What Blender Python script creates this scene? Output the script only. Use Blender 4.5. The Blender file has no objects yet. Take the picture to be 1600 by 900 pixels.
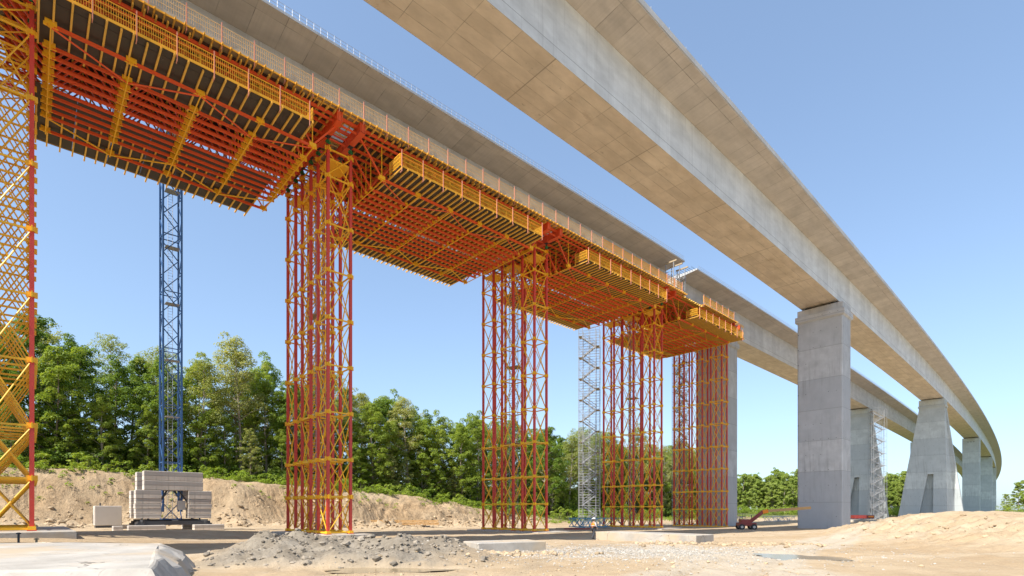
import bpy, math, random
import numpy as np
from mathutils import Vector, Matrix
random.seed(7)
C = bpy.context.scene.collection
D = bpy.data
PI = math.pi

# ------------------------------------------------------------------ viaduct alignment (metres, camera eye at z = 0)
X0, Y0, TH0, K0, K1 = -1.904, 37.512, 0.828908, -1.82365e-4, 1.364582e-7
GR = -1.5474e-3                       # longitudinal fall of both decks
_S = np.arange(-140, 1300, 0.5)
_TH = TH0 + K0*_S + K1*_S**2/2
_m = (_TH[1:]+_TH[:-1])/2
_X = np.concatenate([[0], np.cumsum(np.sin(_m)*.5)]); _Y = np.concatenate([[0], np.cumsum(np.cos(_m)*.5)])
_i0 = int(140/.5); _X += X0-_X[_i0]; _Y += Y0-_Y[_i0]
def at(s, d=0, z=0):
    x = np.interp(s, _S, _X); y = np.interp(s, _S, _Y); t = np.interp(s, _S, _TH)
    return Vector((float(x+math.cos(t)*d), float(y-math.sin(t)*d), float(z)))
def head(s): return float(np.interp(s, _S, _TH))
BC = -23.75                           # lateral position of the second deck's axis
AC = -2.954
ST, CT = math.sin(TH0), math.cos(TH0)
def to_sd(X, Y):
    return (X-X0)*ST+(Y-Y0)*CT, (X-X0)*CT-(Y-Y0)*ST
def from_sd(s, d): return X0+s*ST+d*CT, Y0+s*CT-d*ST

# ------------------------------------------------------------------ mesh builder
class MB:
    def __init__(self): self.v=[]; self.f=[]; self.m=[]
    def add(self, vs, fs, mi=0):
        o=len(self.v); self.v.extend([tuple(p) for p in vs])
        for f in fs: self.f.append(tuple(i+o for i in f)); self.m.append(mi)
    def box(self, c, dx, dy, dz, R=None, mi=0):
        c=Vector(c); vs=[]
        for sx in (-.5,.5):
            for sy in (-.5,.5):
                for sz in (-.5,.5):
                    p=Vector((sx*dx,sy*dy,sz*dz)); p = R@p if R else p
                    vs.append(c+p)
        self.add(vs, [(0,1,3,2),(4,6,7,5),(0,4,5,1),(2,3,7,6),(0,2,6,4),(1,5,7,3)], mi)
        return self
    def bar(self, p, q, w, h=None, up=(0,0,1), mi=0):
        p=Vector(p); q=Vector(q); h=h or w; d=(q-p)
        if d.length<1e-6: return self
        d.normalize(); up=Vector(up)
        if abs(d.dot(up))>.98: up=Vector((0,1,0)) if abs(d.y)<.9 else Vector((1,0,0))
        r=d.cross(up).normalized(); u=r.cross(d)
        a=r*w/2; b=u*h/2
        vs=[p-a-b,p+a-b,p+a+b,p-a+b,q-a-b,q+a-b,q+a+b,q-a+b]
        self.add(vs,[(3,2,1,0),(4,5,6,7),(0,1,5,4),(1,2,6,5),(2,3,7,6),(3,0,4,7)],mi)
        return self
    def tube(self, p, q, r, n=6, r2=None, mi=0):
        p=Vector(p); q=Vector(q); d=(q-p)
        if d.length<1e-6: return self
        d.normalize(); up=Vector((0,0,1)) if abs(d.z)<.95 else Vector((1,0,0))
        a=d.cross(up).normalized(); b=a.cross(d); r2=r if r2 is None else r2
        vs=[p+(a*math.cos(2*PI*i/n)+b*math.sin(2*PI*i/n))*r for i in range(n)]+[q+(a*math.cos(2*PI*i/n)+b*math.sin(2*PI*i/n))*r2 for i in range(n)]
        fs=[(i,(i+1)%n,n+(i+1)%n,n+i) for i in range(n)]+[tuple(range(n-1,-1,-1)),tuple(range(n,2*n))]
        self.add(vs,fs,mi); return self
    def prism(self, poly, h0, h1, axis='z', mi=0):
        n=len(poly)
        P=(lambda a,b,h:(a,b,h)) if axis=='z' else ((lambda a,b,h:(a,h,b)) if axis=='y' else (lambda a,b,h:(h,a,b)))
        vs=[P(a,b,h0) for a,b in poly]+[P(a,b,h1) for a,b in poly]
        fs=[(i,(i+1)%n,n+(i+1)%n,n+i) for i in range(n)]+[tuple(range(n-1,-1,-1)),tuple(range(n,2*n))]
        self.add(vs,fs,mi); return self
    def mesh(self, name, mats, smooth=False):
        me=D.meshes.new(name); me.from_pydata(self.v,[],self.f)
        for m in (mats if isinstance(mats,(list,tuple)) else [mats]): me.materials.append(m)
        if any(self.m): me.polygons.foreach_set('material_index', self.m)
        if smooth: me.polygons.foreach_set('use_smooth',[True]*len(me.polygons))
        me.update(); return me
    def build(self, name, mats, parent=None, loc=(0,0,0), rot=0, smooth=False):
        return put(name, self.mesh(name,mats,smooth), parent, loc, rot)
def put(name, me, parent=None, loc=(0,0,0), rot=0):
    o=D.objects.new(name, me); C.objects.link(o); o.location=loc
    o.rotation_euler=rot if isinstance(rot,(tuple,list)) else (0,0,rot)
    if parent: o.parent=parent
    return o
def bevel(o, w=.03, seg=2):
    m=o.modifiers.new('bevel','BEVEL'); m.width=w; m.segments=seg; m.limit_method='ANGLE'; return o
def tag(o, label, cat, group=None, kind=None):
    if label: o['label']=label
    if cat: o['category']=cat
    if group: o['group']=group
    if kind: o['kind']=kind
    return o
def thing(name, label, cat, loc=(0,0,0), rot=0, group=None):
    o=D.objects.new(name,None); C.objects.link(o); o.empty_display_size=.5
    o.location=loc; o.rotation_euler=(0,0,rot); return tag(o,label,cat,group)

# ------------------------------------------------------------------ materials
class N:
    def __init__(self, name):
        self.mat=D.materials.new(name); self.mat.use_nodes=True
        self.t=self.mat.node_tree; self.b=self.t.nodes['Principled BSDF']; self.out=self.t.nodes['Material Output']
    def n(self, typ, **kw):
        x=self.t.nodes.new(typ)
        for k,v in kw.items(): setattr(x,k,v)
        return x
    def l(self,a,b): self.t.links.new(a,b)
    def val(self, inp, v):
        if hasattr(v,'is_output') or isinstance(v,bpy.types.NodeSocket): self.l(v,inp)
        else: inp.default_value=v
    def math(self,op,a,b=None,c=None,clamp=False):
        x=self.n('ShaderNodeMath',operation=op,use_clamp=clamp); self.val(x.inputs[0],a)
        if b is not None: self.val(x.inputs[1],b)
        if c is not None: self.val(x.inputs[2],c)
        return x.outputs[0]
    def noise(self, vec, scale, detail=4, rough=.55, dim='3D'):
        x=self.n('ShaderNodeTexNoise',noise_dimensions=dim); 
        if vec is not None: self.l(vec,x.inputs['Vector'])
        x.inputs['Scale'].default_value=scale; x.inputs['Detail'].default_value=detail; x.inputs['Roughness'].default_value=rough
        return x.outputs['Fac']
    def ramp(self, fac, stops):
        x=self.n('ShaderNodeValToRGB'); e=x.color_ramp.elements
        while len(e)<len(stops): e.new(.5)
        for i,(p,c) in enumerate(stops):
            e[i].position=p; e[i].color=(c,c,c,1) if isinstance(c,(int,float)) else (*c,1)
        self.l(fac,x.inputs[0]); return x.outputs[0]
    def mix(self, fac, a, b, mode='MIX'):
        x=self.n('ShaderNodeMix',data_type='RGBA',blend_type=mode)
        self.val(x.inputs[0],fac)
        for s,v in ((6,a),(7,b)):
            self.val(x.inputs[s], (*v,1) if isinstance(v,tuple) and len(v)==3 else v)
        return x.outputs[2]
    def bump(self, h, strength=.4, dist=.05):
        x=self.n('ShaderNodeBump'); x.inputs['Strength'].default_value=strength; x.inputs['Distance'].default_value=dist
        self.l(h,x.inputs['Height']); self.l(x.outputs[0],self.b.inputs['Normal']); return x
    def mapping(self, vec, scale=(1,1,1), loc=(0,0,0), rot=(0,0,0)):
        x=self.n('ShaderNodeMapping'); self.l(vec,x.inputs[0]); x.inputs['Scale'].default_value=scale; x.inputs['Location'].default_value=loc; x.inputs['Rotation'].default_value=rot
        return x.outputs[0]
    def coord(self, k='Object'): return self.n('ShaderNodeTexCoord').outputs[k]
    def color(self, c):
        self.val(self.b.inputs['Base Color'], (*c,1) if isinstance(c,tuple) else c)

def paint(name, col, rough=.5, wear=.25, metal=0, wearcol=(.25,.17,.1), scale=3.0):
    m=N(name); co=m.coord()
    n1=m.noise(co,scale,5,.65); n2=m.noise(co,scale*.23,3)
    base=m.mix(m.math('MULTIPLY',n2,.55), tuple(c*1.08 for c in col), tuple(c*.72 for c in col))
    oi=m.n('ShaderNodeObjectInfo').outputs['Random']
    base=m.mix(m.math('MULTIPLY',oi,.55), base, m.mix(.5,base,tuple(c*.62+.035 for c in col)))
    sp_=m.ramp(m.noise(co,scale*2.6,4,.7),[(.66,0),(.74,1)]); base=m.mix(m.math('MULTIPLY',sp_,wear*1.2),base,(.46,.43,.39))
    f=m.ramp(n1,[(.58,0),(.72,1)])
    m.color(m.mix(m.math('MULTIPLY',f,wear),base,wearcol))
    m.b.inputs['Roughness'].default_value=rough; m.b.inputs['Metallic'].default_value=metal
    m.bump(n1,.15,.02)
    return m.mat

def concrete_deck(name, tint, kind):
    """UV in metres: u along the deck, v round the section."""
    m=N(name); uv=m.coord('UV'); ob=m.coord('Object')
    n1=m.noise(m.mapping(uv,(.35,.8,1)),1.0,6,.6); n2=m.noise(uv,3.5,5,.7); n3=m.noise(m.mapping(uv,(.05,.05,1)),1.0,2)
    a=tuple(c*1.12 for c in tint); b=tuple(c*.74 for c in tint)
    col=m.mix(m.ramp(n1,[(.3,0),(.7,1)]),b,a)
    col=m.mix(m.math('MULTIPLY',m.ramp(n3,[(.35,0),(.65,1)]),.3),col,tuple(c*.8 for c in tint))
    sep=m.n('ShaderNodeSeparateXYZ'); m.l(uv,sep.inputs[0]); U,V=sep.outputs[0],sep.outputs[1]
    br=m.n('ShaderNodeTexBrick'); m.l(uv,br.inputs['Vector'])
    if kind=='soffit':  bw,bh,off,ms=3.68,1.18,.0,.012
    elif kind=='wing':  bw,bh,off,ms=2.45,2.75,.0,.014
    else:               bw,bh,off,ms=2.45,9.0,.0,.007
    br.inputs['Scale'].default_value=1; br.inputs['Brick Width'].default_value=bw; br.inputs['Row Height'].default_value=bh
    br.inputs['Mortar Size'].default_value=ms*2.2; br.inputs['Mortar Smooth'].default_value=.3; br.offset=off; br.offset_frequency=2
    br.inputs['Color1'].default_value=(0.0,0,0,1); br.inputs['Color2'].default_value=(1,1,1,1); br.inputs['Mortar'].default_value=(.5,.5,.5,1)
    # each board a slightly different grey
    col=m.mix(.21, col, m.mix(br.outputs['Color'],tuple(c*.72 for c in tint),tuple(c*1.25 for c in tint)))
    line=m.math('MULTIPLY',br.outputs['Fac'],m.ramp(m.noise(uv,.45,3),[(.38,.10),(.6,1)]))
    col=m.mix(m.math('MULTIPLY',line,.85 if kind!='web' else .35),col,tuple(c*.35 for c in tint))
    if kind=='soffit':   # joint of every cast segment, wider and darker
        seg=m.math('LESS_THAN',m.math('ABSOLUTE',m.math('SUBTRACT',m.math('FRACT',m.math('DIVIDE',U,14.7)),.5)),.004)
        col=m.mix(m.math('MULTIPLY',seg,.6),col,tuple(c*.4 for c in tint))
        bl=m.ramp(m.noise(m.mapping(uv,(.22,.34,1),(7,3,0)),1.0,5,.6),[(.42,0),(.66,1)])
        col=m.mix(m.math('MULTIPLY',bl,.30),col,tuple(c*f for c,f in zip(tint,(.62,.58,.52))))
        hc=m.ramp(m.noise(m.mapping(uv,(.5,.9,1),(2,9,0)),1.0,9,.75),[(.63,0),(.66,1)])
        col=m.mix(m.math('MULTIPLY',hc,.55),col,tuple(c*.33 for c in tint))
        st=m.ramp(m.noise(m.mapping(uv,(.16,.4,1)),1.0,8,.72),[(.58,0),(.67,1)])
        col=m.mix(m.math('MULTIPLY',st,.5),col,tuple(c*f for c,f in zip(tint,(.5,.44,.38))))
    if kind=='wing':
        bd=m.noise(m.mapping(uv,(4.5,.15,1)),1.0,3,.6)
        col=m.mix(m.math('MULTIPLY',m.ramp(bd,[(.4,0),(.7,1)]),.22),col,tuple(c*.55 for c in tint))
    if kind=='web':
        # rain streaks running down from the wing, and the level joint above the bottom slab
        sv=m.noise(m.mapping(uv,(3.2,.12,1)),1.0,4,.6); sv2=m.noise(m.mapping(uv,(.25,.1,1)),1.0,2)
        st=m.math('MULTIPLY',m.ramp(sv,[(.52,0),(.72,1)]),m.ramp(sv2,[(.4,.2),(.65,1)]))
        col=m.mix(m.math('MULTIPLY',st,.45),col,tuple(c*.45 for c in tint))
        jl=m.math('LESS_THAN',m.math('ABSOLUTE',m.math('SUBTRACT',V,.95)),.028)
        col=m.mix(m.math('MULTIPLY',jl,.7),col,tuple(c*.3 for c in tint))
    col=m.mix(m.math('MULTIPLY',m.ramp(n2,[(.62,0),(.75,1)]),.25),col,tuple(c*.5 for c in tint))
    m.color(col); m.b.inputs['Roughness'].default_value=.85
    h=m.math('SUBTRACT',m.math('MULTIPLY',n2,.3),line); m.bump(h,.35,.03)
    return m.mat

def concrete_pier(name, tint, lift=5.4, holes=True):
    m=N(name); co=m.coord(); sep=m.n('ShaderNodeSeparateXYZ'); m.l(co,sep.inputs[0]); X,Y,Z=sep.outputs
    n1=m.noise(co,.5,6,.62); n2=m.noise(co,5,5,.7)
    lift_id=m.math('FLOOR',m.math('DIVIDE',Z,lift)); 
    wn=m.n('ShaderNodeTexWhiteNoise',noise_dimensions='1D'); m.l(m.math('ADD',lift_id,3.3),wn.inputs['W'])
    col=m.mix(m.ramp(n1,[(.3,0),(.7,1)]),tuple(c*.74 for c in tint),tuple(c*1.12 for c in tint))
    col=m.mix(m.math('MULTIPLY',wn.outputs['Value'],.85),col,tuple(c*f for c,f in zip(tint,(.66,.68,.72))))
    H=m.math('ADD',X,Y)
    cb=m.n('ShaderNodeCombineXYZ'); m.l(H,cb.inputs[0]); m.l(Z,cb.inputs[1])
    hv=m.noise(m.mapping(cb.outputs[0],(2.2,.14,1)),1.0,4,.6); sel=m.noise(m.mapping(co,(.12,.12,.3)),1.0,2)
    st=m.math('MULTIPLY',m.ramp(hv,[(.5,0),(.72,1)]),m.ramp(sel,[(.42,.05),(.6,1)]))
    col=m.mix(m.math('MULTIPLY',st,.62),col,tuple(c*.42 for c in tint))
    def near(v,per,w): return m.math('LESS_THAN',m.math('ABSOLUTE',m.math('SUBTRACT',m.math('FRACT',m.math('DIVIDE',v,per)),.5)),w/per)
    jl=near(m.math('ADD',Z,lift/2),lift,.045); j2=near(m.math('ADD',X,1.8),3.6,.012)
    col=m.mix(m.math('MULTIPLY',jl,.55),col,tuple(c*.4 for c in tint)); col=m.mix(m.math('MULTIPLY',j2,.22),col,tuple(c*.4 for c in tint))
    if holes:
        fz=m.math('SUBTRACT',m.math('FRACT',m.math('DIVIDE',m.math('ADD',Z,1.1),2.7)),.5)
        fx=m.math('SUBTRACT',m.math('FRACT',m.math('DIVIDE',m.math('ADD',H,.3),1.2)),.5)
        r2=m.math('ADD',m.math('POWER',m.math('MULTIPLY',fz,2.7),2),m.math('POWER',m.math('MULTIPLY',fx,1.2),2))
        dot=m.math('MULTIPLY',m.math('LESS_THAN',r2,.0042),m.math('GREATER_THAN',m.noise(co,.33,1),.5))
        col=m.mix(m.math('MULTIPLY',dot,.75),col,(.05,.05,.05))
    col=m.mix(m.math('MULTIPLY',m.ramp(n2,[(.6,0),(.75,1)]),.25),col,tuple(c*.5 for c in tint))
    m.color(col); m.b.inputs['Roughness'].default_value=.85
    m.bump(m.math('SUBTRACT',m.math('MULTIPLY',n2,.35),jl),.4,.03)
    return m.mat

def leaf_mat(name, cols, trans=.5):
    m=N(name); g=m.n('ShaderNodeNewGeometry').outputs['Random Per Island']; oi=m.n('ShaderNodeObjectInfo').outputs['Random']
    nz=m.noise(m.coord(),.5,2)
    f=m.math('ADD',m.math('ADD',m.math('MULTIPLY',g,.45),m.math('MULTIPLY',oi,.35)),m.math('MULTIPLY',nz,.25),clamp=True)
    col=m.ramp(f,[(i/(len(cols)-1),c) for i,c in enumerate(cols)])
    m.color(col); m.b.inputs['Roughness'].default_value=.55; m.b.inputs['Specular IOR Level'].default_value=.25
    tr=m.n('ShaderNodeBsdfTranslucent'); m.l(m.mix(1,col,(1.25,1.15,.5),'MULTIPLY'),tr.inputs[0])
    mx=m.n('ShaderNodeMixShader'); mx.inputs[0].default_value=trans; m.l(m.b.outputs[0],mx.inputs[1]); m.l(tr.outputs[0],mx.inputs[2]); m.l(mx.outputs[0],m.out.inputs[0])
    return m.mat

M={}
M['red']=paint('red_paint',(.86,.115,.026),.5,.34)
M['leg']=paint('leg_red_paint',(.66,.06,.036),.5,.34,scale=1.6)
M['yellow']=paint('yellow_paint',(.98,.53,.016),.5,.30,wearcol=(.55,.45,.32))
M['timber']=paint('yellow_timber',(.88,.53,.09),.6,.4,wearcol=(.34,.24,.13))
M['mesh']=paint('mesh_yellow',(.95,.50,.035),.45,.12)
M['meshpale']=paint('mesh_pale',(.80,.60,.34),.5,.1)
M['post']=paint('post_pink',(.72,.30,.22),.45,.35,wearcol=(.75,.72,.7),scale=6)
M['toe']=paint('toe_board',(.52,.50,.47),.6,.3)
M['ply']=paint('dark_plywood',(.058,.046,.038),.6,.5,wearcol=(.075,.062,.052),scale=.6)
M['green']=paint('green_jack',(.02,.20,.06),.45,.1)
M['steel']=paint('galvanised',(.36,.37,.385),.42,.3,metal=.35,wearcol=(.3,.29,.28))
M['darksteel']=paint('dark_steel',(.07,.07,.075),.5,.3,metal=.4)
M['blue']=paint('blue_mast',(.035,.115,.30),.42,.25,wearcol=(.12,.16,.22))
M['cyan']=paint('blue_frames',(.07,.27,.42),.45,.25)
M['plank']=paint('plank',(.40,.31,.19),.7,.4,wearcol=(.2,.15,.1))
M['ballast']=concrete_pier('ballast_concrete',(.66,.585,.50),9.0,False)
def pad_mat():
    m=N('pad_concrete'); co=m.n('ShaderNodeNewGeometry').outputs['Position']
    n1=m.noise(co,.7,6,.65); n2=m.noise(co,6,5,.7); n3=m.noise(co,.33,4,.6)
    col=m.mix(m.ramp(n1,[(.32,0),(.68,1)]),(.31,.285,.25),(.47,.435,.385))
    col=m.mix(m.math('MULTIPLY',m.ramp(n3,[(.45,0),(.62,1)]),.75),col,(.45,.345,.225))
    col=m.mix(m.math('MULTIPLY',m.ramp(n2,[(.58,0),(.75,1)]),.4),col,(.17,.145,.115))
    v=m.n('ShaderNodeTexVoronoi',feature='DISTANCE_TO_EDGE'); v.inputs['Scale'].default_value=.38
    wv=m.n('ShaderNodeVectorMath',operation='ADD'); m.l(co,wv.inputs[0]); nn=m.n('ShaderNodeTexNoise'); nn.inputs['Scale'].default_value=1.2; m.l(co,nn.inputs['Vector']); m.l(nn.outputs['Color'],wv.inputs[1]); m.l(wv.outputs[0],v.inputs['Vector'])
    cr=m.math('LESS_THAN',v.outputs['Distance'],.007); cr=m.math('MULTIPLY',cr,m.ramp(n1,[(.45,0),(.55,1)]))
    col=m.mix(m.math('MULTIPLY',cr,.7),col,(.10,.085,.07))
    m.color(col); m.b.inputs['Roughness'].default_value=.9; m.bump(m.math('SUBTRACT',m.math('ADD',m.math('MULTIPLY',n2,.5),n1),cr),.5,.05); return m.mat
M['pad']=pad_mat()
M['pier']=concrete_pier('pier_concrete',(.59,.60,.60))
M['pier2']=concrete_pier('pier_concrete_green',(.59,.63,.605))
M['soffit']=concrete_deck('soffit_concrete',(.66,.585,.485),'soffit')
M['web']=concrete_deck('web_concrete',(.64,.67,.685),'web')
M['wing']=concrete_deck('wing_concrete',(.55,.51,.465),'wing')
M['kerb']=concrete_deck('edge_concrete',(.5,.5,.49),'web')
M['rubber']=paint('dark_rubber',(.035,.035,.035),.8,.2)
M['cabinet']=paint('cabinet_beige',(.60,.55,.49),.5,.15,wearcol=(.4,.36,.3))
M['orange']=paint('orange_vest',(.95,.27,.02),.7,.02)
M['whitepl']=paint('white_plastic',(.8,.8,.8),.35,.05)
M['skin']=paint('skin_tone',(.50,.30,.21),.5,.02)
M['cloth']=paint('dark_cloth',(.055,.055,.065),.85,.1,wearcol=(.09,.09,.1))
M['sleeve']=paint('grey_cloth',(.55,.55,.56),.8,.05)
M['hair']=paint('brown_hair',(.05,.03,.02),.7,.02)
M['machred']=paint('machine_red',(.26,.03,.022),.4,.25)
M['boom']=paint('boom_ochre',(.50,.29,.11),.5,.25)
M['bark']=paint('bark',(.17,.135,.105),.9,.5,wearcol=(.08,.06,.05),scale=1.5)
M['barkpale']=paint('bark_pale',(.34,.29,.235),.9,.5,wearcol=(.14,.11,.09),scale=1.5)
M['leafA']=leaf_mat('leaf_fresh',[(.14,.22,.03),(.25,.34,.05),(.37,.42,.09)])
M['leafB']=leaf_mat('leaf_deep',[(.09,.165,.025),(.17,.265,.042),(.28,.35,.07)])
M['leafC']=leaf_mat('leaf_pale',[(.21,.27,.07),(.33,.37,.12),(.46,.44,.21)])
M['bush']=leaf_mat('leaf_bush',[(.15,.24,.026),(.26,.36,.05),(.38,.43,.085)])
M['farleaf']=leaf_mat('leaf_far',[(.24,.33,.07),(.33,.42,.10),(.42,.48,.16)])
def water_mat():
    m=N('muddy_water'); m.color((.27,.205,.12)); m.b.inputs['Roughness'].default_value=.16; m.b.inputs['Specular IOR Level'].default_value=.3
    m.bump(m.noise(m.coord(),2.5,3),.12,.03); return m.mat
M['water']=water_mat()

# ------------------------------------------------------------------ terrain
def ss(a,b,x):
    t=np.clip((x-a)/(b-a),0,1); return t*t*(3-2*t)
_rng=np.random.RandomState(3); _tab=_rng.rand(256,256)
def vnoise(x,y):
    xi=np.floor(x).astype(int); yi=np.floor(y).astype(int); fx=x-xi; fy=y-yi; fx=fx*fx*(3-2*fx); fy=fy*fy*(3-2*fy)
    g=lambda a,b:_tab[a%256,b%256]
    return (g(xi,yi)*(1-fx)+g(xi+1,yi)*fx)*(1-fy)+(g(xi,yi+1)*(1-fx)+g(xi+1,yi+1)*fx)*fy-.5
def fbm(x,y,f,o=4,g=.5):
    r=0;a=1
    for k in range(o): r=r+a*vnoise(x*f+17.3*k,y*f+9.1*k); f*=2.03; a*=g
    return r
CREST_S=[-120,-60,-16,25,54,75,110,400]; CREST_Z=[6.2,6.0,5.5,4.0,.9,-1.9,-2.6,-3.0]
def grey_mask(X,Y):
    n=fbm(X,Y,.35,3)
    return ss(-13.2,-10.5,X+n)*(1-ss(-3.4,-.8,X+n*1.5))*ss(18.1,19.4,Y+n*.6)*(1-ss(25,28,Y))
def right_rise(X,Y):
    n=fbm(X,Y,.22,3)*2.2
    a=ss(0,1,(X+n-(16+.40*(Y-20)))/(11+.1*(Y-20)))
    return 2.25*a*ss(13,46,Y)*(1-ss(54,84,Y))*(1+.30*fbm(X,Y,.13,4,.6)*(1-ss(36,60,X)))
def h(X,Y,fine=True):
    X=np.asarray(X,float); Y=np.asarray(Y,float); s,d=to_sd(X,Y)
    z=-1.65-.018*np.clip(Y,-40,95)
    z=z+.55*(1-ss(-34,-22,X))*(1-ss(75,110,Y))*ss(26,32,Y)
    z=z+right_rise(X,Y)
    z=z-.06*np.exp(-(((X-7)/3)**2+((Y-45)/4)**2))
    z=z-.34*np.exp(-((((X-13.2)/2.2)**2+((Y-24.6)/2.6)**2))**2)      # hollow that holds a puddle
    gm=grey_mask(X,Y)
    z=z+.72*gm*np.exp(-((Y-22.6)/3.0)**2)+.10*gm
    z=z-.26*np.exp(-((((X+4.4)/2.2)**2+((Y-17.9)/.9)**2))**2)
    # excavated bank
    n=fbm(s,d,.11,3)
    t=ss(0,1,(-57.5+n*3-d)/(12.5))
    crest=np.interp(s,CREST_S,CREST_Z)+n*.8+np.clip(-76-d,0,70)*.17*(1-ss(170,330,s))
    z=z*(1-t)+crest*t
    if fine:
        face=np.exp(-((d+64)/5.5)**2)*ss(-80,-70,s*0-64)*(s<70)
        z=z+face*fbm(X,Y,.55,5,.65)*.85+face*np.clip(-.5-(d+62)*.12,-.1,1)*0
        foot=np.exp(-((d+56.5)/2.6)**2)*ss(-60,-40,s)*(1-ss(55,75,s))
        z=z+foot*(np.clip(fbm(X,Y,.8,5,.6),-.1,1)*2.0+.25)
        near=(1-ss(60,120,np.hypot(X,Y)))*(1-.85*np.exp(-((((X-13.2)/2.2)**2+((Y-24.6)/2.6)**2))**2))*(1-.85*np.exp(-((((X+4.4)/2.2)**2+((Y-17.9)/.9)**2))**2))
        z=z+near*(fbm(X,Y,.12,3)*.16+fbm(X,Y,.9,4,.6)*.07)
        rough=np.clip(gm*1.0+np.exp(-((right_rise(X,Y)-1.2)/.85)**2)*(right_rise(X,Y)>.05)*ss(18,26,Y)*(1-ss(42,58,X))*1.15,0,1)
        clod=fbm(X,Y,1.1,5,.62)
        z=z+rough*(clod*.46+np.clip(vnoise(X*2.3,Y*2.3)-.1,0,1)*.5+np.clip(vnoise(X*4.1+3,Y*4.1)-.15,0,1)*.3)
    return z
TRACKS=[(-1.0,.05,.0105,1),(9.5,-.28,.0125,1),(3.5,.62,.0035,1),(17,.1,.012,.8),(-7,.02,.004,.6)]
def tracks(X,Y):
    r=0
    for a,b,c,w in TRACKS:
        q=Y-12; f=a+b*q+c*q*q; dd=np.abs(X-f+.25*vnoise(Y*.12,X*0+a))/np.sqrt(1+(b+2*c*q)**2)
        r=np.maximum(r,w*np.exp(-((dd-.95)/.24)**2)*(.55+.45*ss(-.25,.2,vnoise(X*.15+a,Y*.15))))
    return r*ss(10,12,Y)*(1-ss(44,58,Y))
def lanes(X,Y):
    r=0
    for a,b,c,w in TRACKS[1:3]:
        q=Y-12; f=a+b*q+c*q*q; dd=np.abs(X-f)/np.sqrt(1+(b+2*c*q)**2)+1.1*fbm(X,Y,.5,3); r=np.maximum(r,1-ss(1.3,2.3,dd))
    return r*ss(9,11,Y)*(1-ss(44,58,Y))
_h0=h
def h(X,Y,fine=True):
    z=_h0(X,Y,fine); X=np.asarray(X,float); Y=np.asarray(Y,float); k=tracks(X,Y)*(1-grey_mask(X,Y))
    return z-k*(.12+.03*np.sign(np.sin(np.asarray(Y)*16)))
def hz(x,y): return float(h(np.array([x]),np.array([y]),True)[0])

def axis(segs):
    out=[segs[0][0]]
    for a,b,st in segs:
        k=max(1,int(round((b-a)/st))); out+=list(np.linspace(a,b,k+1)[1:])
    return np.array(out)
gx=axis([(-2600,-400,220),(-400,-130,18),(-130,-75,1.6),(-75,-30,.75),(-30,45,.24),(45,75,.7),(75,200,4),(200,500,25),(500,2600,210)])
gy=axis([(-300,-20,40),(-20,8,3),(8,32,.2),(32,60,.36),(60,135,.8),(135,240,3),(240,600,24),(600,3600,250)])
GX,GY=np.meshgrid(gx,gy); GZ=h(GX,GY)
nx_,ny_=len(gx),len(gy)
verts=np.stack([GX.ravel(),GY.ravel(),GZ.ravel()],1)
idx=np.arange(nx_*ny_).reshape(ny_,nx_)
quads=np.stack([idx[:-1,:-1],idx[:-1,1:],idx[1:,1:],idx[1:,:-1]],-1).reshape(-1,4)
me=D.meshes.new('ground'); me.vertices.add(len(verts)); me.vertices.foreach_set('co',verts.ravel().astype(np.float32))
me.loops.add(len(quads)*4); me.loops.foreach_set('vertex_index',quads.ravel().astype(np.int32))
me.polygons.add(len(quads)); me.polygons.foreach_set('loop_start',np.arange(0,len(quads)*4,4,dtype=np.int32)); me.polygons.foreach_set('loop_total',np.full(len(quads),4,dtype=np.int32))
me.update(calc_edges=True); me.polygons.foreach_set('use_smooth',[True]*len(quads))
sG,dG=to_sd(GX,GY)
nG=fbm(GX,GY,.2,3)
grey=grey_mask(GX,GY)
grav=np.exp(-(((GX-5.5-nG*3)/6.0)**2+((GY-27-nG*3)/4.2)**2))
grass=np.clip(ss(-69.5,-73.5,dG+nG*4)*(sG<60)+ss(-57,-62,dG+nG*6)*(sG>=60)+ss(150,260,GY)*.9,0,1) if False else np.clip((1-ss(-74,-70,dG+nG*5))+(1-ss(-66,-58,dG+nG*6))*ss(55,75,sG)+ss(230,330,np.hypot(GX,GY))*.85,0,1)
bank=np.exp(-((dG+64)/6.0)**2)*(1-ss(60,80,sG))
road=np.exp(-((dG+12+nG*4)/9)**2)*ss(-40,-25,sG)*(1-ss(20,60,sG))
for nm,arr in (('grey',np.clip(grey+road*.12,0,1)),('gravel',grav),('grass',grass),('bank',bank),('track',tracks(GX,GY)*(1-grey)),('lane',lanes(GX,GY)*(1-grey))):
    a=me.attributes.new(nm,'FLOAT','POINT'); a.data.foreach_set('value',arr.ravel().astype(np.float32))
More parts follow.
